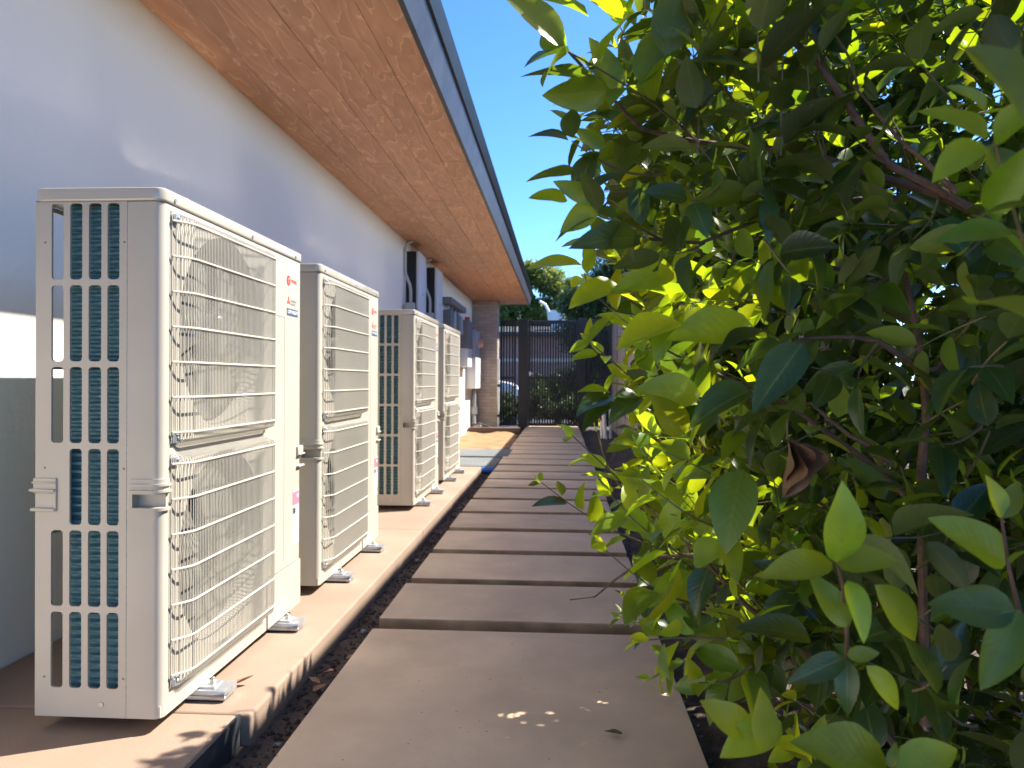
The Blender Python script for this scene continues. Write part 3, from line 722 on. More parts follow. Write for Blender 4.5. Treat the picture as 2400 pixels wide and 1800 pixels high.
t = tag(empty('wiring_trough', (WX, 11.9, 1.75)), 'dark grey wiring trough with a row of switch boxes high on the wall', 'wiring trough')
b = MB(); b.box((.002, -.75, .28), (.14, 1.0, .37)); b.build('trough', 'darkgrey', t, bevel=.006)
for k, (y, w_) in enumerate(((-.62, .26), (-.25, .22), (.08, .30), (.5, .26))):
    b = MB(); b.box((.002, y, -.06 - .03 * (k % 2)), (.12, y + w_, .20)); bx = b.build('switch_box', 'greybox' if k % 2 else 'darkgrey', t, bevel=.006)
    b = MB(); b.tube([(.06, y + w_ / 2, .20), (.06, y + w_ / 2, .29)], .018, 8); b.build('nipple', 'conduit', bx)
t = tag(empty('switch_cabinet', (WX, 13.25, 1.15)), 'narrow grey switch cabinet with red cap and pale lower door', 'switch cabinet')
b = MB(); b.box((.002, -.18, .32), (.16, .42, .79)); b.build('body', 'darkgrey', t, bevel=.008)
b = MB(); b.box((.002, -.18, .0), (.15, .42, .315)); b.build('lower_door', 'palebox', t, bevel=.008)
b = MB(); b.tube([(.10, .14, .79), (.10, .14, .86)], .045, 12); b.build('red_cap', 'redcap', t, smooth=True)
t = tag(empty('meter_cabinet', (WX, 14.4, .75)), 'grey electric meter cabinet with round meter beside the brick pillar', 'meter cabinet')
b = MB(); b.box((.002, -.42, .60), (.17, .42, 1.08)); b.build('meter_panel', 'greybox', t, bevel=.01)
b = MB(); b.tube([(.17, .12, .86), (.23, .12, .86), (.27, .12, .86)], .085, 20, r1=.07); b.build('meter', 'copper', t, smooth=True)
b = MB(); b.box((.002, -.42, .02), (.185, .42, .59)); dr = b.build('door', 'palebox', t, bevel=.012)
b = MB(); b.box((.186, -.30, .12), (.192, .30, .50)); b.build('door_panel', 'palebox', dr, bevel=.003)
b = MB(); b.box((.185, .36, .22), (.205, .40, .30)); b.build('handle', 'darkgrey', dr, bevel=.003)
b = MB(); b.tube([(.09, -.15, 1.08), (.09, -.15, 1.15)], .04, 12); b.build('red_cap', 'redcap', t, smooth=True)
t = tag(empty('service_riser', (WX, 14.78, 0)), 'grey riser pipe running down the wall below the meter cabinet', 'pipe')
b = MB(); b.tube([(.07, 0, -.08), (.07, 0, .73)], .035, 12); b.build('pipe', 'greybox', t, smooth=True)
b = MB(); b.box((.02, -.06, .28), (.13, .06, .42)); b.build('fitting', 'greybox', t, bevel=.01)
b = MB(); b.tube([(-1.20, 14.93, -.06), (-1.20, 14.93, 1.33)], .020, 10)
dp = tag(b.build('white_pipe', 'pvc', smooth=True), 'thin white pipe standing against the corner of the brick pillar', 'pipe')
for z in (.22, .80):
    b = MB(); b.tube([(-1.20, 14.93, z), (-1.20, 14.93, z + .05)], .026, 10); b.build('strap', 'black', dp)

# hose, timber, white pipe at the foot of the pillar
b = MB(); b.tube([(-1.62, 14.35, .10), (-1.5, 14.2, .14), (-1.42, 14.25, .11), (-1.34, 14.5, .06), (-1.26, 14.75, .0), (-1.16, 14.85, -.02), (-1.12, 14.8, -.03), (-1.02, 14.6, -.035)], .016, 8)
tag(b.build('hose', 'rubber', smooth=True), 'black hose lying at the foot of the brick pillar', 'hose')
b = MB(); b.box((-1.70, 14.22, -.08), (-.74, 14.50, .055))
tag(b.build('timber_edging', 'timber', bevel=.012, seg=2, smooth=True), 'dark timber edging lying across the end of the orange sand', 'timber')
b = MB(); b.tube([(-1.17, 15.25, .0), (-.84, 15.22, .0)], .040, 12)
tag(b.build('white_pipe', 'pvc', smooth=True), 'short white pipe lying on the soil under the gate panel', 'pipe')
b = MB(); b.box((-1.62, 14.55, -.06), (-1.5, 14.7, .12)); tag(b.build('block', 'greybox', bevel=.01), 'small grey block standing by the hose at the pillar', 'block')

# blue canister
t = tag(empty('canister', (-.755, 8.12, SOIL)), 'small blue canister with pale cap lying between pad and path', 'canister')
b = MB(); b.tube([(-.075, 0, .04), (.055, .02, .04)], .036, 16); b.build('body', 'bluecap', t, smooth=True)
b = MB(); b.tube([(-.105, -.005, .04), (-.0755, 0, .04)], .026, 14, r1=.034); b.build('cap', 'pvc', t, smooth=True)

# stubs on the right of the path
def stub(x, y, h, r, mat, capmat, lean, label, grp):
    t = tag(empty('pipe_stub', (x, y, SOIL)), label, 'pipe', grp)
    b = MB(); b.tube([(0, 0, -.03), (lean, 0, h)], r, 12); b.build('pipe', mat, t, smooth=True)
    b = MB(); b.tube([(lean, 0, h), (lean * 1.1, 0, h + .035)], r * 1.12, 12); b.build('cap', capmat, t, smooth=True)
stub(.70, 13.4, .30, .030, 'pvc', 'redcap', -.01, 'white pipe stub with red top in the soil right of the path', 'pipe stubs in the soil strip')
stub(.755, 13.3, .385, .035, 'pvc', 'palebox', -.03, 'white pipe stub with pale cap leaning beside the red-topped one', 'pipe stubs in the soil strip')
stub(.845, 13.4, .56, .026, 'palebox', 'palebox', 0, 'tallest grey-white pipe stub, thin, beside the white ones', 'pipe stubs in the soil strip')
t = tag(empty('sprinkler_valve', (.80, 11.6, SOIL)), 'small pale-blue valve with brass top in the soil near the fence', 'valve')
b = MB(); b.tube([(0, 0, 0), (0, 0, .06), (0, 0, .09)], .05, 14, r1=.035); b.build('body', 'aqua', t, smooth=True)
b = MB(); b.tube([(0, 0, .09), (0, 0, .135)], .016, 8); b.build('stem', 'copper', t, smooth=True)

# ---------------------------------------------------------------- gate
GY = 15.62
gate = tag(empty('gate', (0, GY, 0)), 'tall dark slatted gate closing the end of the path', 'gate')
def gbox(name, x0, x1, z0, z1, yy=.0, dy=.05, par=None, mat='gate', bev=.004):
    b = MB(); b.box((x0, yy, z0), (x1, yy + dy, z1)); return b.build(name, mat, par or gate, bevel=bev, seg=1)
def leaf_(x0, x1, zb, zt, fr):
    f = gbox('frame', x0, x0 + fr, zb, zt)
    for a in ((x1 - fr, x1, zb, zt), (x0 + fr, x1 - fr, zt - .07, zt), (x0 + fr, x1 - fr, zb, zb + .06)): gbox('frame', *a)
    n = int((x1 - x0 - 2 * fr) / .0515); p = (x1 - x0 - 2 * fr) / n
    for k in range(n):
        xa = x0 + fr + p * (k + .5)
        gbox('slat', xa - .0172, xa + .0172, zb + .06, zt - .07, .012, .026)
    gbox('rail', x0 + fr, x1 - fr, .955, 1.0, .040, .02)
leaf_(-1.225, -.905, .0, 2.13, .045)
leaf_(-.66, .335, .012, 2.13, .05)
leaf_(.50, 1.0, .012, 2.15, .05)
for x0, x1, h in ((-.86, -.665, 2.16), (.340, .495, 2.17)):
    gbox('post', x0, x1, -.08, h, -.03, .11)
b = MB(); b.box((-.640, -.035, 1.02), (-.60, -.001, 1.10)); b.tube([(-.62, -.04, 1.06), (-.62, -.07, 1.06), (-.55, -.07, 1.06)], .010, 8)
b.build('latch', 'steel', gate, bevel=.003)
b = MB(); b.box((-.64, GY + .12, -.09), (.34, GY + .55, -.004)); b.build('paving_slab', 'slab', path)

# ---------------------------------------------------------------- fence on the right
FXX = 1.03
fence = tag(empty('fence', (FXX, 9, 0)), 'taupe board fence with charcoal posts right of the path behind the shrub', 'fence')
py = [2.78, 4.85, 6.7, 8.45, 10.25, 12.35, 14.2, 15.56]
FH = 2.235
for y in py:
    b = MB(); b.box((-.026, y - 9 - .04, -.1), (.05, y - 9 + .04, FH - .012)); b.build('post', 'fence_post', fence, bevel=.004, seg=1)
for ya, yb in zip(py[:-1], py[1:]):
    n = 6; h = (FH + .04) / n
    for k in range(n):
        b = MB(); b.box((-.02 + rng.uniform(-.003, .003), ya - 9 + .043, -.04 + k * h + .003), (.012, yb - 9 - .043, -.04 + (k + 1) * h - .003)); b.build('board', 'fence_panel', fence)
    b = MB(); b.box((.014, ya - 9 + .043, -.04), (.02, yb - 9 - .043, FH - .01)); b.build('backing_panel', 'fence_post', fence)

# ---------------------------------------------------------------- beyond the gate
nb = tag(empty('neighbour_house', (-1, 33, 0)), 'low pink brick house across the street seen through the gate slats', 'house')
b = MB(); b.box((-9, 0, -.09), (11, 7, 2.80)); b.build('wall', 'pinkbrick', nb)
b = MB(); b.prism([(-.6, 2.80), (7.6, 2.80), (7.6, 2.95), (3.5, 3.45), (-.6, 2.95)], 'x', -9.4, 11.4); b.build('roof', 'roof', nb)
for x in (-7.5, -4.6, 4.4, 7):
    b = MB(); b.box((x, -.05, .9), (x + 1.7, .02, 2.1)); wd = b.build('window', 'cream', nb)
    b = MB(); b.box((x + .08, -.06, .98), (x + 1.62, -.045, 2.02)); b.build('pane', 'carglass', wd)
b = MB(); b.box((-9, -.04, 1.72), (11, -.005, 1.86)); b.build('sill_band', 'cream', nb)
t = tag(empty('roof_cooler', (-.15, 33.4, 2.95)), 'white box with bent pipe on the roof, just showing over the gate', 'roof cooler')
b = MB(); b.box((-.34, 0, -.15), (.30, .8, .98)); b.build('housing', 'palebox', t, bevel=.02)
b = MB(); b.tube([(-.36, .3, .55), (-.42, .3, 1.0), (-.55, .3, 1.25), (-.8, .3, 1.4)], .06, 10); b.build('pipe', 'pvc', t, smooth=True)

car = tag(empty('parked_car', (-3.45, 25.5, -.092)), 'white car parked across the street, glimpsed through the left gate slats', 'car')
b = MB(); sidep = [(-2.1, .30), (-2.15, .85), (-1.95, 1.0), (-1.55, 1.05), (-.95, 1.45), (.35, 1.47), (1.05, 1.08), (1.85, .93), (2.12, .75), (2.15, .30)]
b.prism(sidep, 'y', -.85, .85); b.build('body', 'carwhite', car, bevel=.06, seg=3, smooth=True)
for yy in (-.862, .852):
    b = MB(); b.prism([(-1.35, 1.07), (-.9, 1.38), (.3, 1.40), (.85, 1.08)], 'y', yy, yy + .01); b.build('side_window', 'carglass', car)
for x in (-1.35, 1.35):
    for yy in (-.86, .66):
        b = MB(); b.tube([(x, yy, .33), (x, yy + .2, .33)], .33, 20); wh = b.build('wheel', 'rubber', car, smooth=True)
        b = MB(); b.tube([(x, yy - .006 if yy < 0 else yy + .201, .33), (x, yy if yy < 0 else yy + .207, .33)], .2, 16); b.build('rim', 'steel', wh)
for x, m_ in ((-2.0, 'redcap'), (1.95, 'palebox')):
    b = MB(); b.box((x - .12, -.858, .72), (x + .12, -.70, .86)); b.build('tail_light' if x < 0 else 'headlight', m_, car, bevel=.02)

# ---------------------------------------------------------------- leaves
def leaf_template(nseg, wid, fold, droop, wave, tipsharp):
    ts = np.linspace(0, 1, nseg + 2)
    V, UV, Fc = [], [], []
    def prof(t): return wid * (math.sin(math.pi * t ** .82) ** .78) * (1 - .22 * t) if 0 < t < 1 else 0
    idx = []
    for i, t in enumerate(ts):
        z = -droop * t * t
        x = t - .15 * droop * t * t
        if i == 0 or i == nseg + 1:
            idx.append((len(V),)); V.append((x, 0, z)); UV.append((.5, t))
        else:
            wv = prof(t); lift = math.tan(fold) * wv
            wl = wave * math.sin(t * 9)
            idx.append((len(V), len(V) + 1, len(V) + 2))
            V += [(x, wv, z + lift + wl * wv), (x, 0, z), (x, -wv, z + lift - wl * wv)]; UV += [(0, t), (.5, t), (1, t)]
    for a, b_ in zip(idx[:-1], idx[1:]):
        if len(a) == 1: Fc += [(a[0], b_[1], b_[0]), (a[0], b_[2], b_[1])]
        elif len(b_) == 1: Fc += [(a[0], a[1], b_[0]), (a[1], a[2], b_[0])]
        else: Fc += [(a[0], a[1], b_[1], b_[0]), (a[1], a[2], b_[2], b_[1])]
    return np.array(V, float), np.array(UV, float), Fc

NT = 14
TP = []
for k in range(NT):
    r_ = random.Random(100 + k)
    TP.append((.215 + .085 * r_.random(), R(10 + 22 * r_.random()), .05 + .25 * r_.random(), .24 * r_.random() - .12))
TLO = [leaf_template(5, p[0], p[1], p[2], p[3], 1) for p in TP]
THI = [leaf_template(9, p[0], p[1], p[2], p[3], 1) for p in TP]

LEAVES = []     # (matrix 4x4 np, template, age)
TWIGS = MB(); BRANCH = MB()

def leaf_mtx(base, d, nrm, L):
    d = d.normalized(); s_ = nrm.cross(d)
    if s_.length < 1e-4: s_ = Vector((1, 0, 0)).cross(d)
    s_.normalize(); n_ = d.cross(s_)
    m = np.eye(4)
    m[:3, 0] = np.array(d) * L; m[:3, 1] = np.array(s_) * L; m[:3, 2] = np.array(n_) * L; m[:3, 3] = np.array(base)
    return m

def add_leaf(base, d, nrm, L, age, tpl=None):
    LEAVES.append((leaf_mtx(base, d, nrm, L), rng.randrange(NT) if tpl is None else tpl, age))

def sprig(p0, p1, pairs, L, age, bend=.08, start=.12, tip=True, twig_r=.0016, upb=.55, jitter=.35, mb=None):
    """twig from p0 to p1 with leaf pairs; leaves shrink and get younger towards the tip"""
    p0, p1 = Vector(p0), Vector(p1); ax = (p1 - p0); ln = ax.length; ax.normalize()
    side = ax.cross(Vector((rng.gauss(0, 1), rng.gauss(0, 1), rng.gauss(0, 1)))).normalized()
    def P(t): return p0.lerp(p1, t) + side * (bend * ln * math.sin(math.pi * t)) + Vector((0, 0, -bend * ln * .4 * math.sin(math.pi * t)))
    n = 5
    TW = mb or TWIGS
    TW.tube([P(k / n) for k in range(n + 1)], twig_r * 1.3, 5 if mb else 4, r1=twig_r * .55, cap=False)
    ref = Vector((0, 0, 1)) if abs(ax.z) < .85 else Vector((0, 1, 0))
    s0 = ax.cross(ref).normalized()
    ph = rng.uniform(0, math.pi)
    for k in range(pairs):
        t = start + (1 - start) * (k / max(1, pairs - 1)) if pairs > 1 else .8
        t = min(t, .985)
        base = P(t); axl = (P(min(1, t + .03)) - P(t - .03)).normalized()
        rot = ph + k * (math.pi / 2) + rng.gauss(0, .25)
        sd = Quaternion(axl, rot) @ s0
        grow = 1 - .55 * max(0, (t - .62) / .38) if tip else 1 - .15 * t
        for sgn in (1, -1):
            if rng.random() < .07: continue
            spread = rng.uniform(.75, 1.25) * (1.0 if t < .9 else .6)
            d = axl * rng.uniform(.45, .9) + sd * (sgn * spread) + Vector((rng.gauss(0, jitter * .4), rng.gauss(0, jitter * .4), rng.gauss(0, jitter * .4) - .05))
            d.normalize()
            nr = Vector((rng.gauss(0, jitter), rng.gauss(0, jitter), 0)) + Vector((0, 0, 1)) * upb + axl * .35
            nr = nr - d * nr.dot(d)
            a_ = age
            if tip and t > .78 and rng.random() < .75: a_ = min(2, age + 1)
            lf = L * grow * rng.uniform(.82, 1.12)
            add_leaf(base + d * .006, d, nr, lf, a_)
    if tip:
        add_leaf(P(.99), ax + Vector((0, 0, .15)), side, L * .42, min(2, age + 1))

# --- hand-placed sprigs of the near shrub (photo outline), each at its own distance
def S(u0, v0, d0, u1, v1, d1, pairs, L, age, **k): sprig(at(u0, v0, d0), at(u1, v1, d1), pairs, L, age, **k)
def Lf(u0, v0, d0, u1, v1, d1, age, nrm=(0, -.4, 1), tpl=None):
    a, b_ = at(u0, v0, d0), at(u1, v1, d1); add_leaf(a, b_ - a, Vector(nrm), (b_ - a).length, age, tpl)

# top left tip
S(1640, 335, 1.02, 1330, 120, .93, 5, .078, 1, bend=.05, start=.2, tip=False)
Lf(1318, 112, .93, 1190, -60, .90, 1, (.2, -1, .5)); Lf(1335, 122, .93, 1222, 125, .9, 0, (0, -.3, 1)); Lf(1400, 200, .95, 1225, 128, .92, 0, (0, -.2, 1))
Lf(1425, 215, .95, 1270, 225, .94, 1, (0, -1, -.5)); Lf(1440, 240, .96, 1400, 60, .95, 1, (.4, -1, .2))
Lf(1380, 40, 1.0, 1250, -40, .98, 1); Lf(1450, 60, 1.0, 1350, -60, .95, 2); Lf(1560, 130, .92, 1600, -70, .9, 1, (0, -1, .2)); Lf(1500, 200, .95, 1580, 20, .95, 1, (-.3, -1, .2))
S(1700, 120, 1.05, 1480, -60, 1.0, 4, .075, 1); S(1600, 260, 1.1, 1420, 130, 1.05, 4, .07, 0)
# second layer of the upper edge
S(1560, 410, 1.02, 1340, 330, .96, 4, .072, 0, tip=False); Lf(1390, 360, .96, 1340, 460, .95, 0, (-.4, -1, .3)); Lf(1420, 345, .97, 1345, 300, .96, 1, (0, -1, -.3))
Lf(1350, 408, .95, 1226, 415, .92, 0, (0, .3, 1)); Lf(1330, 470, .95, 1245, 445, .93, 2, (0, -.8, .6)); Lf(1400, 470, .95, 1300, 425, .93, 1, (0, -1, -.2)); Lf(1395, 480, .96, 1320, 540, .94, 2, (.3, -1, 0))
S(1560, 570, 1.0, 1400, 505, .95, 4, .07, 0, tip=False); Lf(1500, 560, .96, 1358, 545, .9, 0, (-.2, -1, .35)); Lf(1480, 520, 1.0, 1430, 440, .98, 0)
# middle: pale tips against the gate and the sky
S(1640, 860, 1.10, 1395, 690, 1.02, 5, .075, 2, bend=.04); S(1395, 690, 1.02, 1370, 640, 1.0, 1, .05, 2, tip=False)
Lf(1365, 622, 1.0, 1238, 600, .97, 2, (0, -.6, .8)); Lf(1370, 615, 1.0, 1385, 540, .99, 2, (.5, -1, 0)); Lf(1470, 690, 1.0, 1340, 680, .93, 2, (0, -.5, .8)); Lf(1580, 640, 1.0, 1440, 660, .96, 1, (0, -1, .5))
Lf(1600, 760, .98, 1450, 775, .90, 2, (0, -.5, .9)); Lf(1560, 740, 1.0, 1540, 850, .98, 2, (0, -1, .3)); Lf(1770, 770, .95, 1560, 790, .93, 2, (0, -.8, .6)); Lf(1610, 800, 1.0, 1700, 740, 1.0, 2)
S(1560, 950, 1.15, 1380, 800, 1.06, 5, .045, 2, bend=.05, start=.25); Lf(1372, 790, 1.06, 1388, 745, 1.05, 2, (.4, -1, 0)); Lf(1378, 800, 1.06, 1335, 820, 1.05, 2, (0, -1, .4)); Lf(1400, 830, 1.06, 1340, 832, 1.04, 2, (0, -.8, .6))
Lf(1430, 920, 1.06, 1352, 915, 1.05, 1, (0, -.4, 1)); Lf(1440, 930, 1.05, 1350, 945, 1.0, 0, (0, -.3, 1)); Lf(1445, 945, 1.05, 1360, 985, 1.0, 0, (-.2, -.6, 1)); Lf(1500, 930, 1.02, 1425, 972, .98, 0, (-.1, -.6, 1))
S(1700, 930, 1.05, 1500, 930, 1.03, 4, .06, 0, tip=False)
# big pale leaf and long dark leaf in the middle
Lf(1605, 1015, .95, 1525, 925, .92, 2, (-.3, -1, .4)); Lf(1640, 925, .98, 1500, 900, .95, 1, (0, -1, .4)); Lf(1760, 915, .90, 1610, 975, .88, 0, (0, -.6, .9))
Lf(1880, 805, .78, 1765, 960, .74, 0, (-.3, -1, .3)); Lf(1740, 1100, .9, 1690, 1290, .86, 1, (-.5, -1, .2))
# lower twigs over the path
S(1600, 1260, 1.12, 1340, 1020, 1.02, 5, .055, 2, bend=.04, start=.2); S(1500, 1180, 1.1, 1400, 1010, 1.05, 3, .05, 2)
S(1560, 1290, 1.25, 1268, 1130, 1.22, 6, .045, 1, bend=.04, start=.1); Lf(1390, 1225, 1.23, 1400, 1158, 1.21, 2, (.4, -1, 0)); Lf(1330, 1180, 1.22, 1250, 1165, 1.2, 0)
S(1700, 1330, 1.0, 1430, 1160, .95, 6, .07, 2); S(1720, 1250, .95, 1500, 1120, .92, 5, .07, 2); S(1760, 1180, .95, 1560, 1060, .93, 4, .07, 1)
S(1660, 1420, 1.0, 1420, 1290, .95, 5, .065, 1); Lf(1590, 1330, .9, 1530, 1480, .87, 1, (.5, -.6, -.6)); Lf(1660, 1330, .9, 1620, 1440, .88, 0, (-.6, -1, .2)); Lf(1620, 1340, .95, 1510, 1400, .93, 2)
S(1640, 1480, 1.15, 1455, 1445, 1.2, 5, .045, 0); S(1620, 1540, 1.15, 1530, 1590, 1.15, 4, .045, 1); S(1700, 1500, .95, 1520, 1500, .95, 5, .06, 1); S(1760, 1560, .9, 1640, 1600, .88, 4, .065, 1)
S(1480, 1440, 1.3, 1462, 1400, 1.3, 2, .03, 0)
# right-hand group of big young leaves
for a in ((1960, 1318, .62, 2000, 1140, .60, 2, (.2, -1, .2)), (1950, 1318, .62, 1782, 1345, .60, 2, (0, -.8, .8)), (1960, 1320, .62, 2108, 1300, .60, 2, (0, -.9, .8)),
          (1985, 1360, .63, 2050, 1500, .60, 2, (.3, -1, .3)), (2050, 1370, .66, 2180, 1515, .66, 1, (.2, -1, .2)), (1985, 1470, .64, 1910, 1340, .64, 1, (.2, -1, 0)),
          (2360, 1318, .62, 2208, 1205, .60, 2, (.2, -1, .5)), (2390, 1430, .60, 2310, 1620, .58, 1, (-.3, -1, .2)), (2380, 1430, .6, 2190, 1410, .6, 1, (0, -1, .4)),
          (2345, 1215, .6, 2330, 1110, .6, 2, (.4, -1, .2)), (2350, 1215, .6, 2395, 1120, .6, 2, (-.4, -1, .2)), (2370, 1320, .6, 2420, 1260, .58, 2),
          (1985, 1535, .65, 2065, 1530, .64, 2, (0, -1, .4)), (2030, 1560, .66, 2130, 1670, .65, 2, (.2, -1, .4)), (1980, 1540, .66, 1850, 1600, .65, 0, (-.2, -1, .4)), (1985, 1545, .66, 1985, 1680, .64, 0, (-.4, -1, .3)),
          (1900, 1500, .72, 1745, 1440, .70, 0, (0, -.6, .9)), (1760, 1720, .72, 1650, 1640, .72, 2, (0, -1, .6)), (1790, 1760, .7, 1800, 1620, .7, 2, (.2, -1, .2)), (1830, 1690, .72, 1690, 1760, .70, 2, (0, -.8, .8)),
          (2080, 1790, .62, 1885, 1720, .60, 2, (0, -.8, .8)), (2085, 1800, .6, 2100, 1740, .6, 2), (2100, 1800, .6, 2265, 1745, .6, 2, (0, -.8, .6)), (2070, 1800, .62, 1860, 1830, .6, 0)):
    Lf(*a)
BRANCH.tube([at(1985, 1600, .68), at(1985, 1480, .66), at(1975, 1370, .63), at(1962, 1318, .62)], .0022, 6, r1=.0013)
BRANCH.tube([at(2420, 1540, .64), at(2380, 1400, .61), at(2362, 1318, .61), at(2348, 1215, .6)], .0022, 6, r1=.0012)
# very near leaves at the right edge
Lf(2250, 112, .50, 2440, 215, .44, 2, (0, -.6, 1)); Lf(2310, 260, .55, 2238, 185, .54, 2, (.2, -1, .4)); Lf(2300, 270, .55, 2370, 245, .54, 2); Lf(2330, 330, .55, 2440, 220, .5, 2, (-.2, -1, .3))
Lf(2320, 500, .55, 2420, 340, .50, 2, (-.4, -1, .2)); Lf(2300, 335, .56, 2190, 400, .55, 2, (0, -.9, .8)); Lf(2270, 712, .50, 2440, 695, .44, 2, (0, -.3, 1)); Lf(2420, 480, .5, 2280, 490, .52, 1)
S(2420, 640, .62, 2330, 330, .56, 4, .06, 1, tip=False)
# branches one can follow
for pts, r0, r1 in (
        ([(2450, 600, .95), (2330, 520, .93), (2190, 440, .92), (2080, 385, .92), (1990, 250, .93), (1920, 150, .94), (1840, 80, .95), (1740, -30, .95)], .0062, .0036),
        ([(2330, 520, .93), (2200, 455, .94), (2080, 420, .97), (1960, 380, 1.0), (1860, 352, 1.02), (1740, 345, 1.03), (1620, 330, 1.02), (1500, 300, 1.0), (1430, 225, .96), (1330, 118, .93)], .0065, .0018),
        ([(2330, 520, .93), (2150, 462, 1.0), (2000, 468, 1.02), (1860, 482, 1.02), (1740, 530, 1.0), (1640, 570, 1.0), (1520, 560, .98)], .0045, .002),
        ([(2170, 1700, .95), (2165, 1400, .95), (2160, 1100, .95), (2172, 980, .95), (2165, 875, .95), (2150, 780, .96), (2120, 640, .98)], .007, .0035),
        ([(2165, 875, .95), (2120, 840, .94), (2060, 800, .93), (2000, 790, .93), (1940, 790, .92), (1870, 795, .9)], .0045, .0013),
        ([(2165, 875, .95), (2200, 860, .94), (2225, 825, .93), (2240, 780, .92)], .0042, .0012),
        ([(2090, 1090, .95), (2030, 1040, .95), (1990, 1020, .96), (1940, 980, .97), (1900, 945, .98), (1860, 950, .98)], .004, .0012),
        ([(2240, 450, .9), (2170, 380, .9), (2110, 330, .91), (2000, 200, .93)], .004, .0014),
        ([(1920, 620, 1.0), (2000, 640, 1.0), (2060, 665, 1.0), (2110, 720, 1.0), (2150, 780, .98)], .003, .003),
        ([(1600, 1260, 1.12), (1750, 1420, 1.1), (1980, 1600, 1.05), (2100, 1750, 1.0)], .003, .005),
        ([(1640, 860, 1.1), (1850, 950, 1.1), (2060, 1100, 1.05), (2160, 1200, .98)], .003, .005),
        ([(1640, 1300, 1.1), (1520, 1305, 1.12), (1440, 1360, 1.15), (1395, 1398, 1.16), (1335, 1406, 1.16)], .0026, .0010)):
    BRANCH.tube([at(*p) for p in pts], r0, 8, r1=r1)

for u, v, d, u2, v2 in ((1900, 795, .92, 1790, 770), (1885, 945, .97, 1800, 970), (2236, 800, .92, 2290, 700), (2122, 650, .98, 2060, 560), (1930, 620, 1.0, 1850, 590), (2010, 210, .93, 1940, 60),
                        (1760, 10, .95, 1690, -80), (1650, 570, 1.0, 1560, 600), (2060, 800, .93, 2010, 890), (2150, 470, 1.0, 2080, 560), (1860, 352, 1.0, 1800, 450), (1960, 380, 1.0, 1900, 480),
                        (2080, 385, .92, 2010, 330), (1920, 150, .94, 1980, 40), (1860, 482, 1.02, 1760, 440), (2160, 1000, .95, 2260, 940), (2160, 1250, .95, 2080, 1180), (2150, 1450, .95, 2250, 1380),
                        (2330, 520, .9, 2260, 600), (2200, 455, .94, 2140, 560), (2280, 900, .85, 2360, 800), (2300, 1000, .85, 2200, 1040), (2350, 860, .8, 2270, 860), (1790, 560, .92, 1850, 640), (2190, 1180, .9, 2110, 1090), (2150, 1330, .86, 2230, 1240), (2200, 1480, .84, 2110, 1420), (2140, 1620, .84, 2220, 1560), (2290, 1700, .8, 2200, 1640), (2260, 1120, .86, 2320, 1010),
                        (2090, 640, .95, 2020, 700), (1990, 900, .95, 1900, 860), (1720, 240, .95, 1660, 170), (1830, 230, .9, 1760, 300), (1700, 420, .95, 1620, 470), (2240, 250, .85, 2160, 150)):
    S(u, v, d, u2, v2, d - .04, 2, .074, 0 if rng.random() < .85 else 1, tip=False, start=.5, twig_r=.0016)

# --- the rest of the shrub
ZT = [0.0, .10, .30, .45, .55, .63, .735, .86, .97, 1.06, 1.175, 1.38, 1.7, 2.3]
XT = [.62, .52, .36, .25, .18, .135, .105, .085, .085, .085, .04, .03, .10, .35]
def x0f(y, z):
    base = float(np.interp(z, ZT, XT))
    return base + .10 * max(0, y - 1.0) + .03 * math.sin(y * 5.1 + z * 4) + .9 * max(0, .90 - y)
TOPZ = 2.3
def top_f(x, y):
    t0 = top_near(x, y); k = min(1, max(0, (y - 2.38) / .3))
    return t0 * (1 - k) + min(t0, 1.23 * (x + .78)) * k
def top_near(x, y): return 1.52 + .70 * min(1, max(0, (x - .25) / .75)) - .07 * math.sin(x * 7 + y * 3) - .15 * max(0, y - 2.6)
Y0, Y1, X1 = .42, 3.25, 1.85
GAPS = ((.17, 1.12, 1.02, .19), (.20, 1.42, .97, .18), (.22, 1.25, .72, .18), (.45, 1.75, 1.10, .13), (.30, 1.3, .42, .12))
n_try = 0; n_s = 0; TARGET = 5900
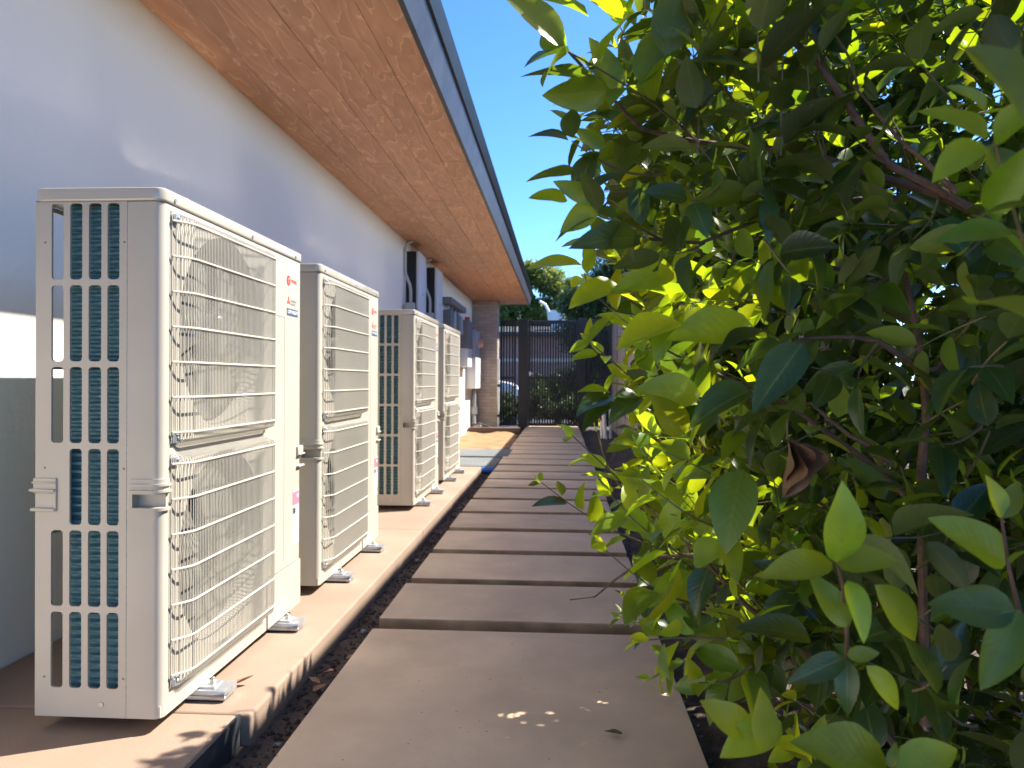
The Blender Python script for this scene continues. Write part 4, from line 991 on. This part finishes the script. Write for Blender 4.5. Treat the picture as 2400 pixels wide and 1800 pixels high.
while n_s < TARGET and n_try < 140000:
    n_try += 1
    y = rng.uniform(Y0, Y1); z = rng.uniform(.12, TOPZ); x = rng.uniform(0, X1)
    xs_ = x0f(y, z)
    if x < xs_ or z > top_f(x, y): continue
    if y > 2.65 and x > .95: continue
    dx = x - xs_; dz = top_f(x, y) - z; dyy = min(y - Y0, .6)
    dep = min(dx, dz, (X1 - x))
    dens = 1.0 if dep < .28 else (.62 if x > .7 else .36)
    if z < .35: dens *= .45
    dens *= .55 + .9 * (math.sin(x * 6.1 + y * 4.3 + 1) * math.sin(z * 5.7 + y * 3.1) * .5 + .5)
    if rng.random() > dens: continue
    tip = Vector((x, y, z))
    skip = False     # gaps in the shrub through which the sun reaches the inner leaves
    for (gx_, gy_, gz_, gr_) in GAPS:
        rv = tip - Vector((gx_, gy_, gz_)); t_ = rv.dot(sun_dir)
        if t_ > .06 and (rv - sun_dir * t_).length < gr_ * (.75 + .5 * rng.random()): skip = True
    if skip: continue
    if (tip - Vector((0, 0, CAMZ))).length < 1.04: continue
    out = Vector((0, 0, 0))
    if dx < .35: out += Vector((-1, -.25, .1)) * (1 - dx / .35)
    if dz < .4: out += Vector((0, 0, 1)) * (1 - dz / .4)
    if X1 - x < .35: out += Vector((1, 0, .2)) * (1 - (X1 - x) / .35)
    d = out * .9 + Vector((rng.gauss(0, .55), rng.gauss(0, .55), rng.gauss(.35, .45)))
    if d.length < .1: d = Vector((0, 0, 1))
    d.normalize()
    ln = rng.uniform(.10, .24)
    age = rng.choices((0, 1, 2), (.84, .13, .03) if (x > .42 and y < 1.9) or z > 1.25 else ((.66, .26, .08) if dep > .14 else (.28, .40, .32)))[0]  # more dark leaves at right, top and inside: shade partly put into leaf colour
    Lz = rng.uniform(.048, .078) * (.9 if age == 2 else 1.05)
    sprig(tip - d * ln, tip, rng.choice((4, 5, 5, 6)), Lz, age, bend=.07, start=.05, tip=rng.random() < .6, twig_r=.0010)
    n_s += 1
# stems from the ground
for k in range(16):
    x, y = rng.uniform(.75, 1.5), rng.uniform(1.15, 3.0)
    p = Vector((x, y, SOIL - .03)); pts = [p]
    dx_, dy_ = rng.gauss(-.02, .035), rng.gauss(.01, .03)
    for j in range(6):
        p = p + Vector((dx_ + rng.gauss(0, .02), dy_ + rng.gauss(0, .02), .28)); pts.append(p)
    BRANCH.tube(pts, rng.uniform(.008, .013), 7, r1=.003)

NPF = [np.array([len(f) for f in t[2]]) for t in TLO]
def leaf_np(tpl, which):
    V, UV, F = which[tpl]; return V, UV, F
# visibility-ranked leaves become parts of their own
mats = np.array([l[0] for l in LEAVES]); tpls = np.array([l[1] for l in LEAVES]); ages = np.array([l[2] for l in LEAVES])
base = mats[:, :3, 3]; tipp = base + mats[:, :3, 0]; cen = base + mats[:, :3, 0] * .5
camp = np.array((0, 0, CAMZ)); fw, rw, uw = np.array(F_W), np.array(R_W), np.array(U_W)
rel = cen - camp; dep = rel @ fw; uu = 1200 + FPX * (rel @ rw) / np.maximum(dep, .01); vv = 900 - FPX * (rel @ uw) / np.maximum(dep, .01)
# drop any leaf that ended up right in front of the lens or over the open view of the path
nearcam = np.linalg.norm(rel, axis=1)
keep = (nearcam > .42)
idx_all = np.nonzero(keep)[0]
area = np.abs(np.einsum('ij,ij->i', np.cross(mats[:, :3, 0], mats[:, :3, 1]), rel / np.maximum(nearcam, .01)[:, None])) * .33 * FPX ** 2 / np.maximum(dep, .1) ** 2
inview = keep & (dep > .2) & (uu > -40) & (uu < 2440) & (vv > -60) & (vv < 1860)

def stuff_arrays(sel):
    VS, LI, LT, LS, MI, UVS, own = [], [], [], [], [], [], []
    vo = 0; lo = 0
    for i in sel:
        V, UV, F = TLO[tpls[i]]
        m = mats[i]
        VS.append(V @ m[:3, :3].T + m[:3, 3])
        TLOC = LOOPC[tpls[i]]
        LI.append(TLOC[0] + vo); LT.append(TLOC[1]); LS.append(TLOC[2] + lo); UVS.append(TLOC[3])
        MI.append(np.full(len(F), ages[i], np.int32)); own.append(np.full(len(F), i, np.int32))
        vo += len(V); lo += len(TLOC[0])
    return np.vstack(VS), np.concatenate(LI), np.concatenate(LT), np.concatenate(LS), np.concatenate(MI), np.vstack(UVS), np.concatenate(own)
def loopc(T):
    out = []
    for V, UV, F in T:
        li = np.array([i for f in F for i in f], np.int32); lt = np.array([len(f) for f in F], np.int32)
        ls = np.concatenate(([0], np.cumsum(lt)[:-1])).astype(np.int32)
        out.append((li, lt, ls, UV[li]))
    return out
LOOPC = loopc(TLO); LOOPH = loopc(THI)
AGEM = ('leaf_old', 'leaf_mid', 'leaf_new')
def mesh_from(name, VS, LI, LT, LS, MI, UVS, matnames):
    me = bpy.data.meshes.new(name)
    me.vertices.add(len(VS)); me.vertices.foreach_set('co', VS.astype(np.float32).ravel())
    me.loops.add(len(LI)); me.loops.foreach_set('vertex_index', LI.astype(np.int32))
    me.polygons.add(len(LT)); me.polygons.foreach_set('loop_start', LS.astype(np.int32)); me.polygons.foreach_set('loop_total', LT.astype(np.int32))
    uvl = me.uv_layers.new(name='UVMap'); uvl.data.foreach_set('uv', UVS.astype(np.float32).ravel())
    for mn in matnames: me.materials.append(M[mn])
    me.polygons.foreach_set('material_index', MI.astype(np.int32))
    me.polygons.foreach_set('use_smooth', np.ones(len(LT), bool))
    me.update(calc_edges=True); me.validate()
    return me
cand = np.nonzero(inview)[0]
cand = cand[np.argsort(-area[cand])][:6000]
near = np.nonzero(keep & (dep > .1) & (dep < 2.2) & (uu > -200) & (uu < 2600) & (vv > -200) & (vv < 2000))[0]
VS, LI, LT, LS, MI, UVS, own = stuff_arrays(near)
polys = [tuple(LI[s:s + n]) for s, n in zip(LS.tolist(), LT.tolist())]
bvh = BVHTree.FromPolygons([tuple(v) for v in VS.tolist()], polys)
cv = Vector(camp); score = {}
for i in cand:
    m = mats[i]; hit = 0
    for a, s_ in ((.3, .08), (.5, -.08), (.5, .1), (.7, 0)):
        p = Vector(m[:3, 3] + m[:3, 0] * a + m[:3, 1] * s_)
        loc, nr_, fi, di = bvh.ray_cast(cv, (p - cv).normalized())
        if fi is not None and own[fi] == i: hit += 1
    if hit: score[int(i)] = area[i] * hit / 4
hero = sorted(score, key=lambda k: -score[k])[:300]
hedge = tag(empty('hedge_shrub', (.75, 1.6, SOIL)), 'large glossy-leaved evergreen shrub leaning over the right side of the path', 'shrub')
HL = np.array(hedge.location)
hero_mesh = {}
for i in hero:
    key = (int(tpls[i]), int(ages[i]))
    if key not in hero_mesh:
        V, UV, F = THI[key[0]]; L = LOOPH[key[0]]
        hero_mesh[key] = mesh_from('leaf', V, L[0], L[1], L[2], np.zeros(len(F)), L[3], (AGEM[key[1]],))
    lo = bpy.data.objects.new('leaf', hero_mesh[key]); col.objects.link(lo); lo.parent = hedge
    m = Matrix(mats[i].tolist()); m.translation = m.translation - hedge.location
    lo.matrix_basis = m
hs_ = set(hero)
rest = [i for i in idx_all if i not in hs_]
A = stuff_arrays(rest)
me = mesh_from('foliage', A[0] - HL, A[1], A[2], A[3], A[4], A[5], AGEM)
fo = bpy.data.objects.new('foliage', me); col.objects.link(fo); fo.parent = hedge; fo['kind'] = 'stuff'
print('LEAVES', len(LEAVES), 'sprigs', n_s, 'hero', len(hero))
for mb_, nm, mt in ((TWIGS, 'twigs', 'twig'), (BRANCH, 'branches', 'bark')):
    mb_.v = [(v[0] - HL[0], v[1] - HL[1], v[2] - HL[2]) for v in mb_.v]
    ob = mb_.build(nm, mt, hedge, smooth=True, fix=False)
    ob['kind'] = 'stuff'
# withered brown leaf hanging in the shrub
P0, P1 = at(1845, 1030, .86), at(1850, 1215, .86)
b = MB()
for fold, tw, k in ((R(68), 0.35, .78), (R(72), .7, .6)):
    V, UV, F = leaf_template(11, .26, fold, .16, .5, 1)
    d_ = (P1 - P0); Lw = d_.length * k; d_.normalize()
    n_ = (Vector((math.cos(.7 + tw), -math.sin(.7 + tw), 0))); n_ = (n_ - d_ * n_.dot(d_)).normalized(); s_ = n_.cross(d_)
    i0 = len(b.v)
    b.v += [tuple(P0 + d_ * (v[0] * Lw) + s_ * (v[1] * Lw) + n_ * ((v[2] + .05 * math.sin(v[0] * 7)) * Lw) - hedge.location) for v in V]
    b.f += [tuple(i0 + q_ for q_ in f) for f in F]
b.tube([P0 + Vector((0, 0, .022)) - hedge.location, P0 - hedge.location], .0012, 5)
dl = b.build('withered_leaf', 'drydark', hedge, smooth=True, fix=False); dl['label'] = 'curled dry brown leaf hanging among the green ones'

# ---------------------------------------------------------------- background trees
def tree(name, label, x, y, blobs, n, size, mat, trunk_h, group, elong=1.0, trunk_r=.12):
    t = tag(empty(name, (x, y, -.09)), label, 'tree', group)
    r_ = np.random.RandomState(int(abs(x * 37 + y * 11)) + 5)
    b = MB()
    b.tube([(0, 0, -.1), (.05, .02, trunk_h * .5), (0, 0, trunk_h)], trunk_r, 8, r1=trunk_r * .5)
    for bx, by, bz, br in blobs: b.tube([(0, 0, trunk_h * .55), (bx * .5, by * .5, (trunk_h * .6 + bz) / 2), (bx, by, bz)], trunk_r * .4, 5, r1=.02)
    b.build('trunk', 'treebark', t, smooth=True, fix=False)
    tot = sum(q_[3] ** 2 for q_ in blobs); V, LI = [], []
    VS, UVS = [], []
    for bx, by, bz, br in blobs:
        k = int(n * br ** 2 / tot)
        dv = r_.normal(size=(k, 3)); dv /= np.linalg.norm(dv, axis=1)[:, None]
        rad_ = br * (r_.rand(k) ** .45)
        # clumps: pull points towards random clump centres
        nc = max(4, int(22 * br)); cl = r_.normal(size=(nc, 3)); cl /= np.linalg.norm(cl, axis=1)[:, None]; cl *= (br * .85 * r_.rand(nc) ** .3)[:, None]
        pts = dv * rad_[:, None]; which = r_.randint(0, nc, k)
        pts = pts * .35 + cl[which] * .75 + r_.normal(size=(k, 3)) * br * .09
        pts *= np.array((1, 1, .92)); pts += np.array((bx, by, bz))
        d = r_.normal(size=(k, 3)); d[:, 2] -= .3; d /= np.linalg.norm(d, axis=1)[:, None]
        s_ = np.cross(d, r_.normal(size=(k, 3))); s_ /= np.linalg.norm(s_, axis=1)[:, None]
        L = size * (.6 + .8 * r_.rand(k))[:, None]; W = L * .42 / elong
        quad = np.stack([pts - d * L * .5, pts + s_ * W * .5, pts + d * L * .5, pts - s_ * W * .5], 1)
        VS.append(quad.reshape(-1, 3))
    VS = np.vstack(VS); nq = len(VS) // 4
    me = mesh_from('crown', VS, np.arange(nq * 4), np.full(nq, 4), np.arange(nq) * 4, np.zeros(nq), np.tile(np.array([(.5, 0), (1, .5), (.5, 1), (0, .5)]), (nq, 1)), (mat,))
    c = bpy.data.objects.new('crown', me); col.objects.link(c); c.parent = t
    return t
G_T = 'trees beyond the gate'
tree('leafy_tree', 'airy light green tree rising over the gate beside the roof end', -1.25, 40, [(-.9, 0, 4.9, 1.1), (.5, 0, 6.2, 1.15), (-.5, .3, 6.5, .9), (1.5, 0, 5.4, 1.1), (.2, 0, 4.4, 1.2), (-1.7, 0, 4.2, 1.0), (2.3, .2, 4.2, 1.1)], 14000, .25, 'tree_light', 5.2, G_T)
tree('dense_tree', 'dense dark feathery tree behind the right part of the gate', 1.15, 22.5, [(-.7, 0, 3.2, .7), (-.6, 0, 2.3, .8), (.15, 0, 4.2, .75), (.9, 0, 4.5, .8), (-.3, 0, 3.3, 1.0), (.7, .2, 3.7, 1.05), (1.7, 0, 3.4, 1.1), (-.2, 0, 2.0, 1.1), (1.0, 0, 2.0, 1.3), (2.4, 0, 2.2, 1.2), (.4, .3, 1.0, 1.0), (-.6, .2, 1.1, .8), (1.8, .2, .9, 1.1), (3.2, .2, 3.2, 1.3)], 46000, .19, 'tree_dark', 3.0, G_T, 2.2)
tree('leafy_tree', 'rounded mid green tree low under the roof end', -4.0, 43, [(0, 0, 3.9, 1.5), (1.6, 0, 3.7, 1.3), (3.0, 0, 3.6, 1.3), (-1.6, 0, 3.8, 1.4), (4.6, 0, 3.7, 1.3)], 13000, .28, 'tree_light', 3.0, G_T)
tree('street_tree', 'pale green tree between the airy one and the dense dark one', 2.6, 46, [(0, 0, 5.6, 1.5), (1.4, 0, 4.4, 1.5), (-1.3, 0, 4.4, 1.3), (2.8, 0, 5.2, 1.5)], 12000, .26, 'tree_light', 4.2, G_T)
tree('dense_tree', 'broad dark tree added beyond the fence to shade the street, mostly hidden by the shrub', 5.0, 20.5, [(0, 0, 3.2, 1.5), (1.2, 0, 2.4, 1.3), (-1.2, 0, 2.6, 1.2), (.3, 0, 4.4, 1.2), (0, 0, 1.3, 1.3)], 14000, .2, 'tree_dark', 2.6, G_T, 1.8)  # added tree, throws shade on the ground behind the gate
tree('shade_hedge', 'low dense dark hedge added close behind the gate in place of shade', -.1, 17.9, [(-1.1, 0, .35, .55), (-.3, 0, .4, .58), (.5, 0, .4, .58), (1.2, 0, .4, .58), (-1.9, 0, .35, .55)], 9000, .11, 'tree_dark', .3, 'bushes added behind the gate as dark backing')  # added hedge, its dark foliage stands in for the shaded street
# added dark shrub in front of the neighbour's wall, stands in for shade
tree('shade_bush', 'low dark bush added in front of the pink brick house in place of shade', .2, 28, [(-.9, 0, .7, .75), (0, 0, .85, .9), (1.0, 0, .85, .9), (2.0, 0, .8, .9), (3.0, 0, .8, .9)], 9000, .15, 'tree_dark', .6, 'bushes added behind the gate as dark backing')

# ---------------------------------------------------------------- small things on the ground
def fallen(p, ang, L, label, mat='dry', curl=.5, group='dry leaves fallen on the ground'):
    V, UV, F = leaf_template(7, .24, R(30), -curl * .35, .12, 1)
    b = MB(); b.v = [(v[0] * L, v[1] * L, v[2] * L + .004) for v in V]; b.f = F
    o = b.build('fallen_leaf', mat, smooth=True, fix=False)
    o.location = p; o.rotation_euler = (rng.uniform(-.25, .25), rng.uniform(-.15, .15), ang)
    return tag(o, label, 'leaf', group)
Z = SOIL + .014
DL = 'curled dry brown leaf in the soil strip between pad and first slab'
for x, y, a in ((-.735, 2.64, .4), (-.745, 2.50, 1.9), (-.722, 2.58, 5.2), (-.755, 2.42, 2.7), (-.728, 2.53, 3.7), (-.76, 2.36, .9)):
    fallen((x, y, Z), a, rng.uniform(.045, .06), DL)
fallen((-.945, 2.20, PADZ + .004), .5, .062, 'tan dry leaf on the pad beside the first foot bracket', 'dry')
fallen((.165, 2.03, .003), 2.9, .05, 'small olive leaf lying alone on the first slab', 'twig', .3)
for x, y, r_, lab in ((-.745, 2.02, .011, 'grey pebble in the soil beside the first slab corner, alone'), (-.752, 2.95, .014, 'grey pebble by the corner of the second slab'), (-.765, 4.15, .013, 'grey pebble by the fourth slab, close to the pad')):
    bm = bmesh.new(); bmesh.ops.create_icosphere(bm, subdivisions=2, radius=r_)
    for v in bm.verts: v.co *= 1 + rng.uniform(-.16, .16); v.co.z *= .75
    me = bpy.data.meshes.new('pebble'); bm.to_mesh(me); bm.free(); me.materials.append(M['stone'])
    for p in me.polygons: p.use_smooth = True
    o = bpy.data.objects.new('pebble', me); col.objects.link(o); o.location = (x, y, SOIL + r_ * .7); tag(o, lab, 'pebble', 'pebbles in the soil')
# clods and grit
def clods(n, xr, yr, smin, smax, seed):
    r_ = random.Random(seed); b = MB()
    for _ in range(n):
        x, y = r_.uniform(*xr), r_.uniform(*yr); s_ = smin + (smax - smin) * r_.random() ** 3
        c = Vector((x, y, soil_h(x, y) + s_ * .25)); i = len(b.v)
        for d in ((1, 0, 0), (-.5, .87, 0), (-.5, -.87, 0), (0, 0, .9), (0, 0, -.9)):
            b.v.append(tuple(c + Vector([d[k] * s_ * r_.uniform(.6, 1.2) for k in range(3)])))
        b.f += [(i, i + 1, i + 3), (i + 1, i + 2, i + 3), (i + 2, i, i + 3), (i + 1, i, i + 4), (i + 2, i + 1, i + 4), (i, i + 2, i + 4)]
    return b
cl = clods(5200, (-.815, -.69), (.9, 8.6), .002, .011, 3); cr_ = clods(3500, (.36, 1.0), (.9, 9), .003, .014, 4)
i0 = len(cl.v); cl.v += cr_.v; cl.f += [tuple(i + i0 for i in f) for f in cr_.f]
tag(cl.build('soil_crumbs', 'soil', smooth=False, fix=False), 'crumbs of dark soil along both sides of the path', 'soil', kind='stuff')
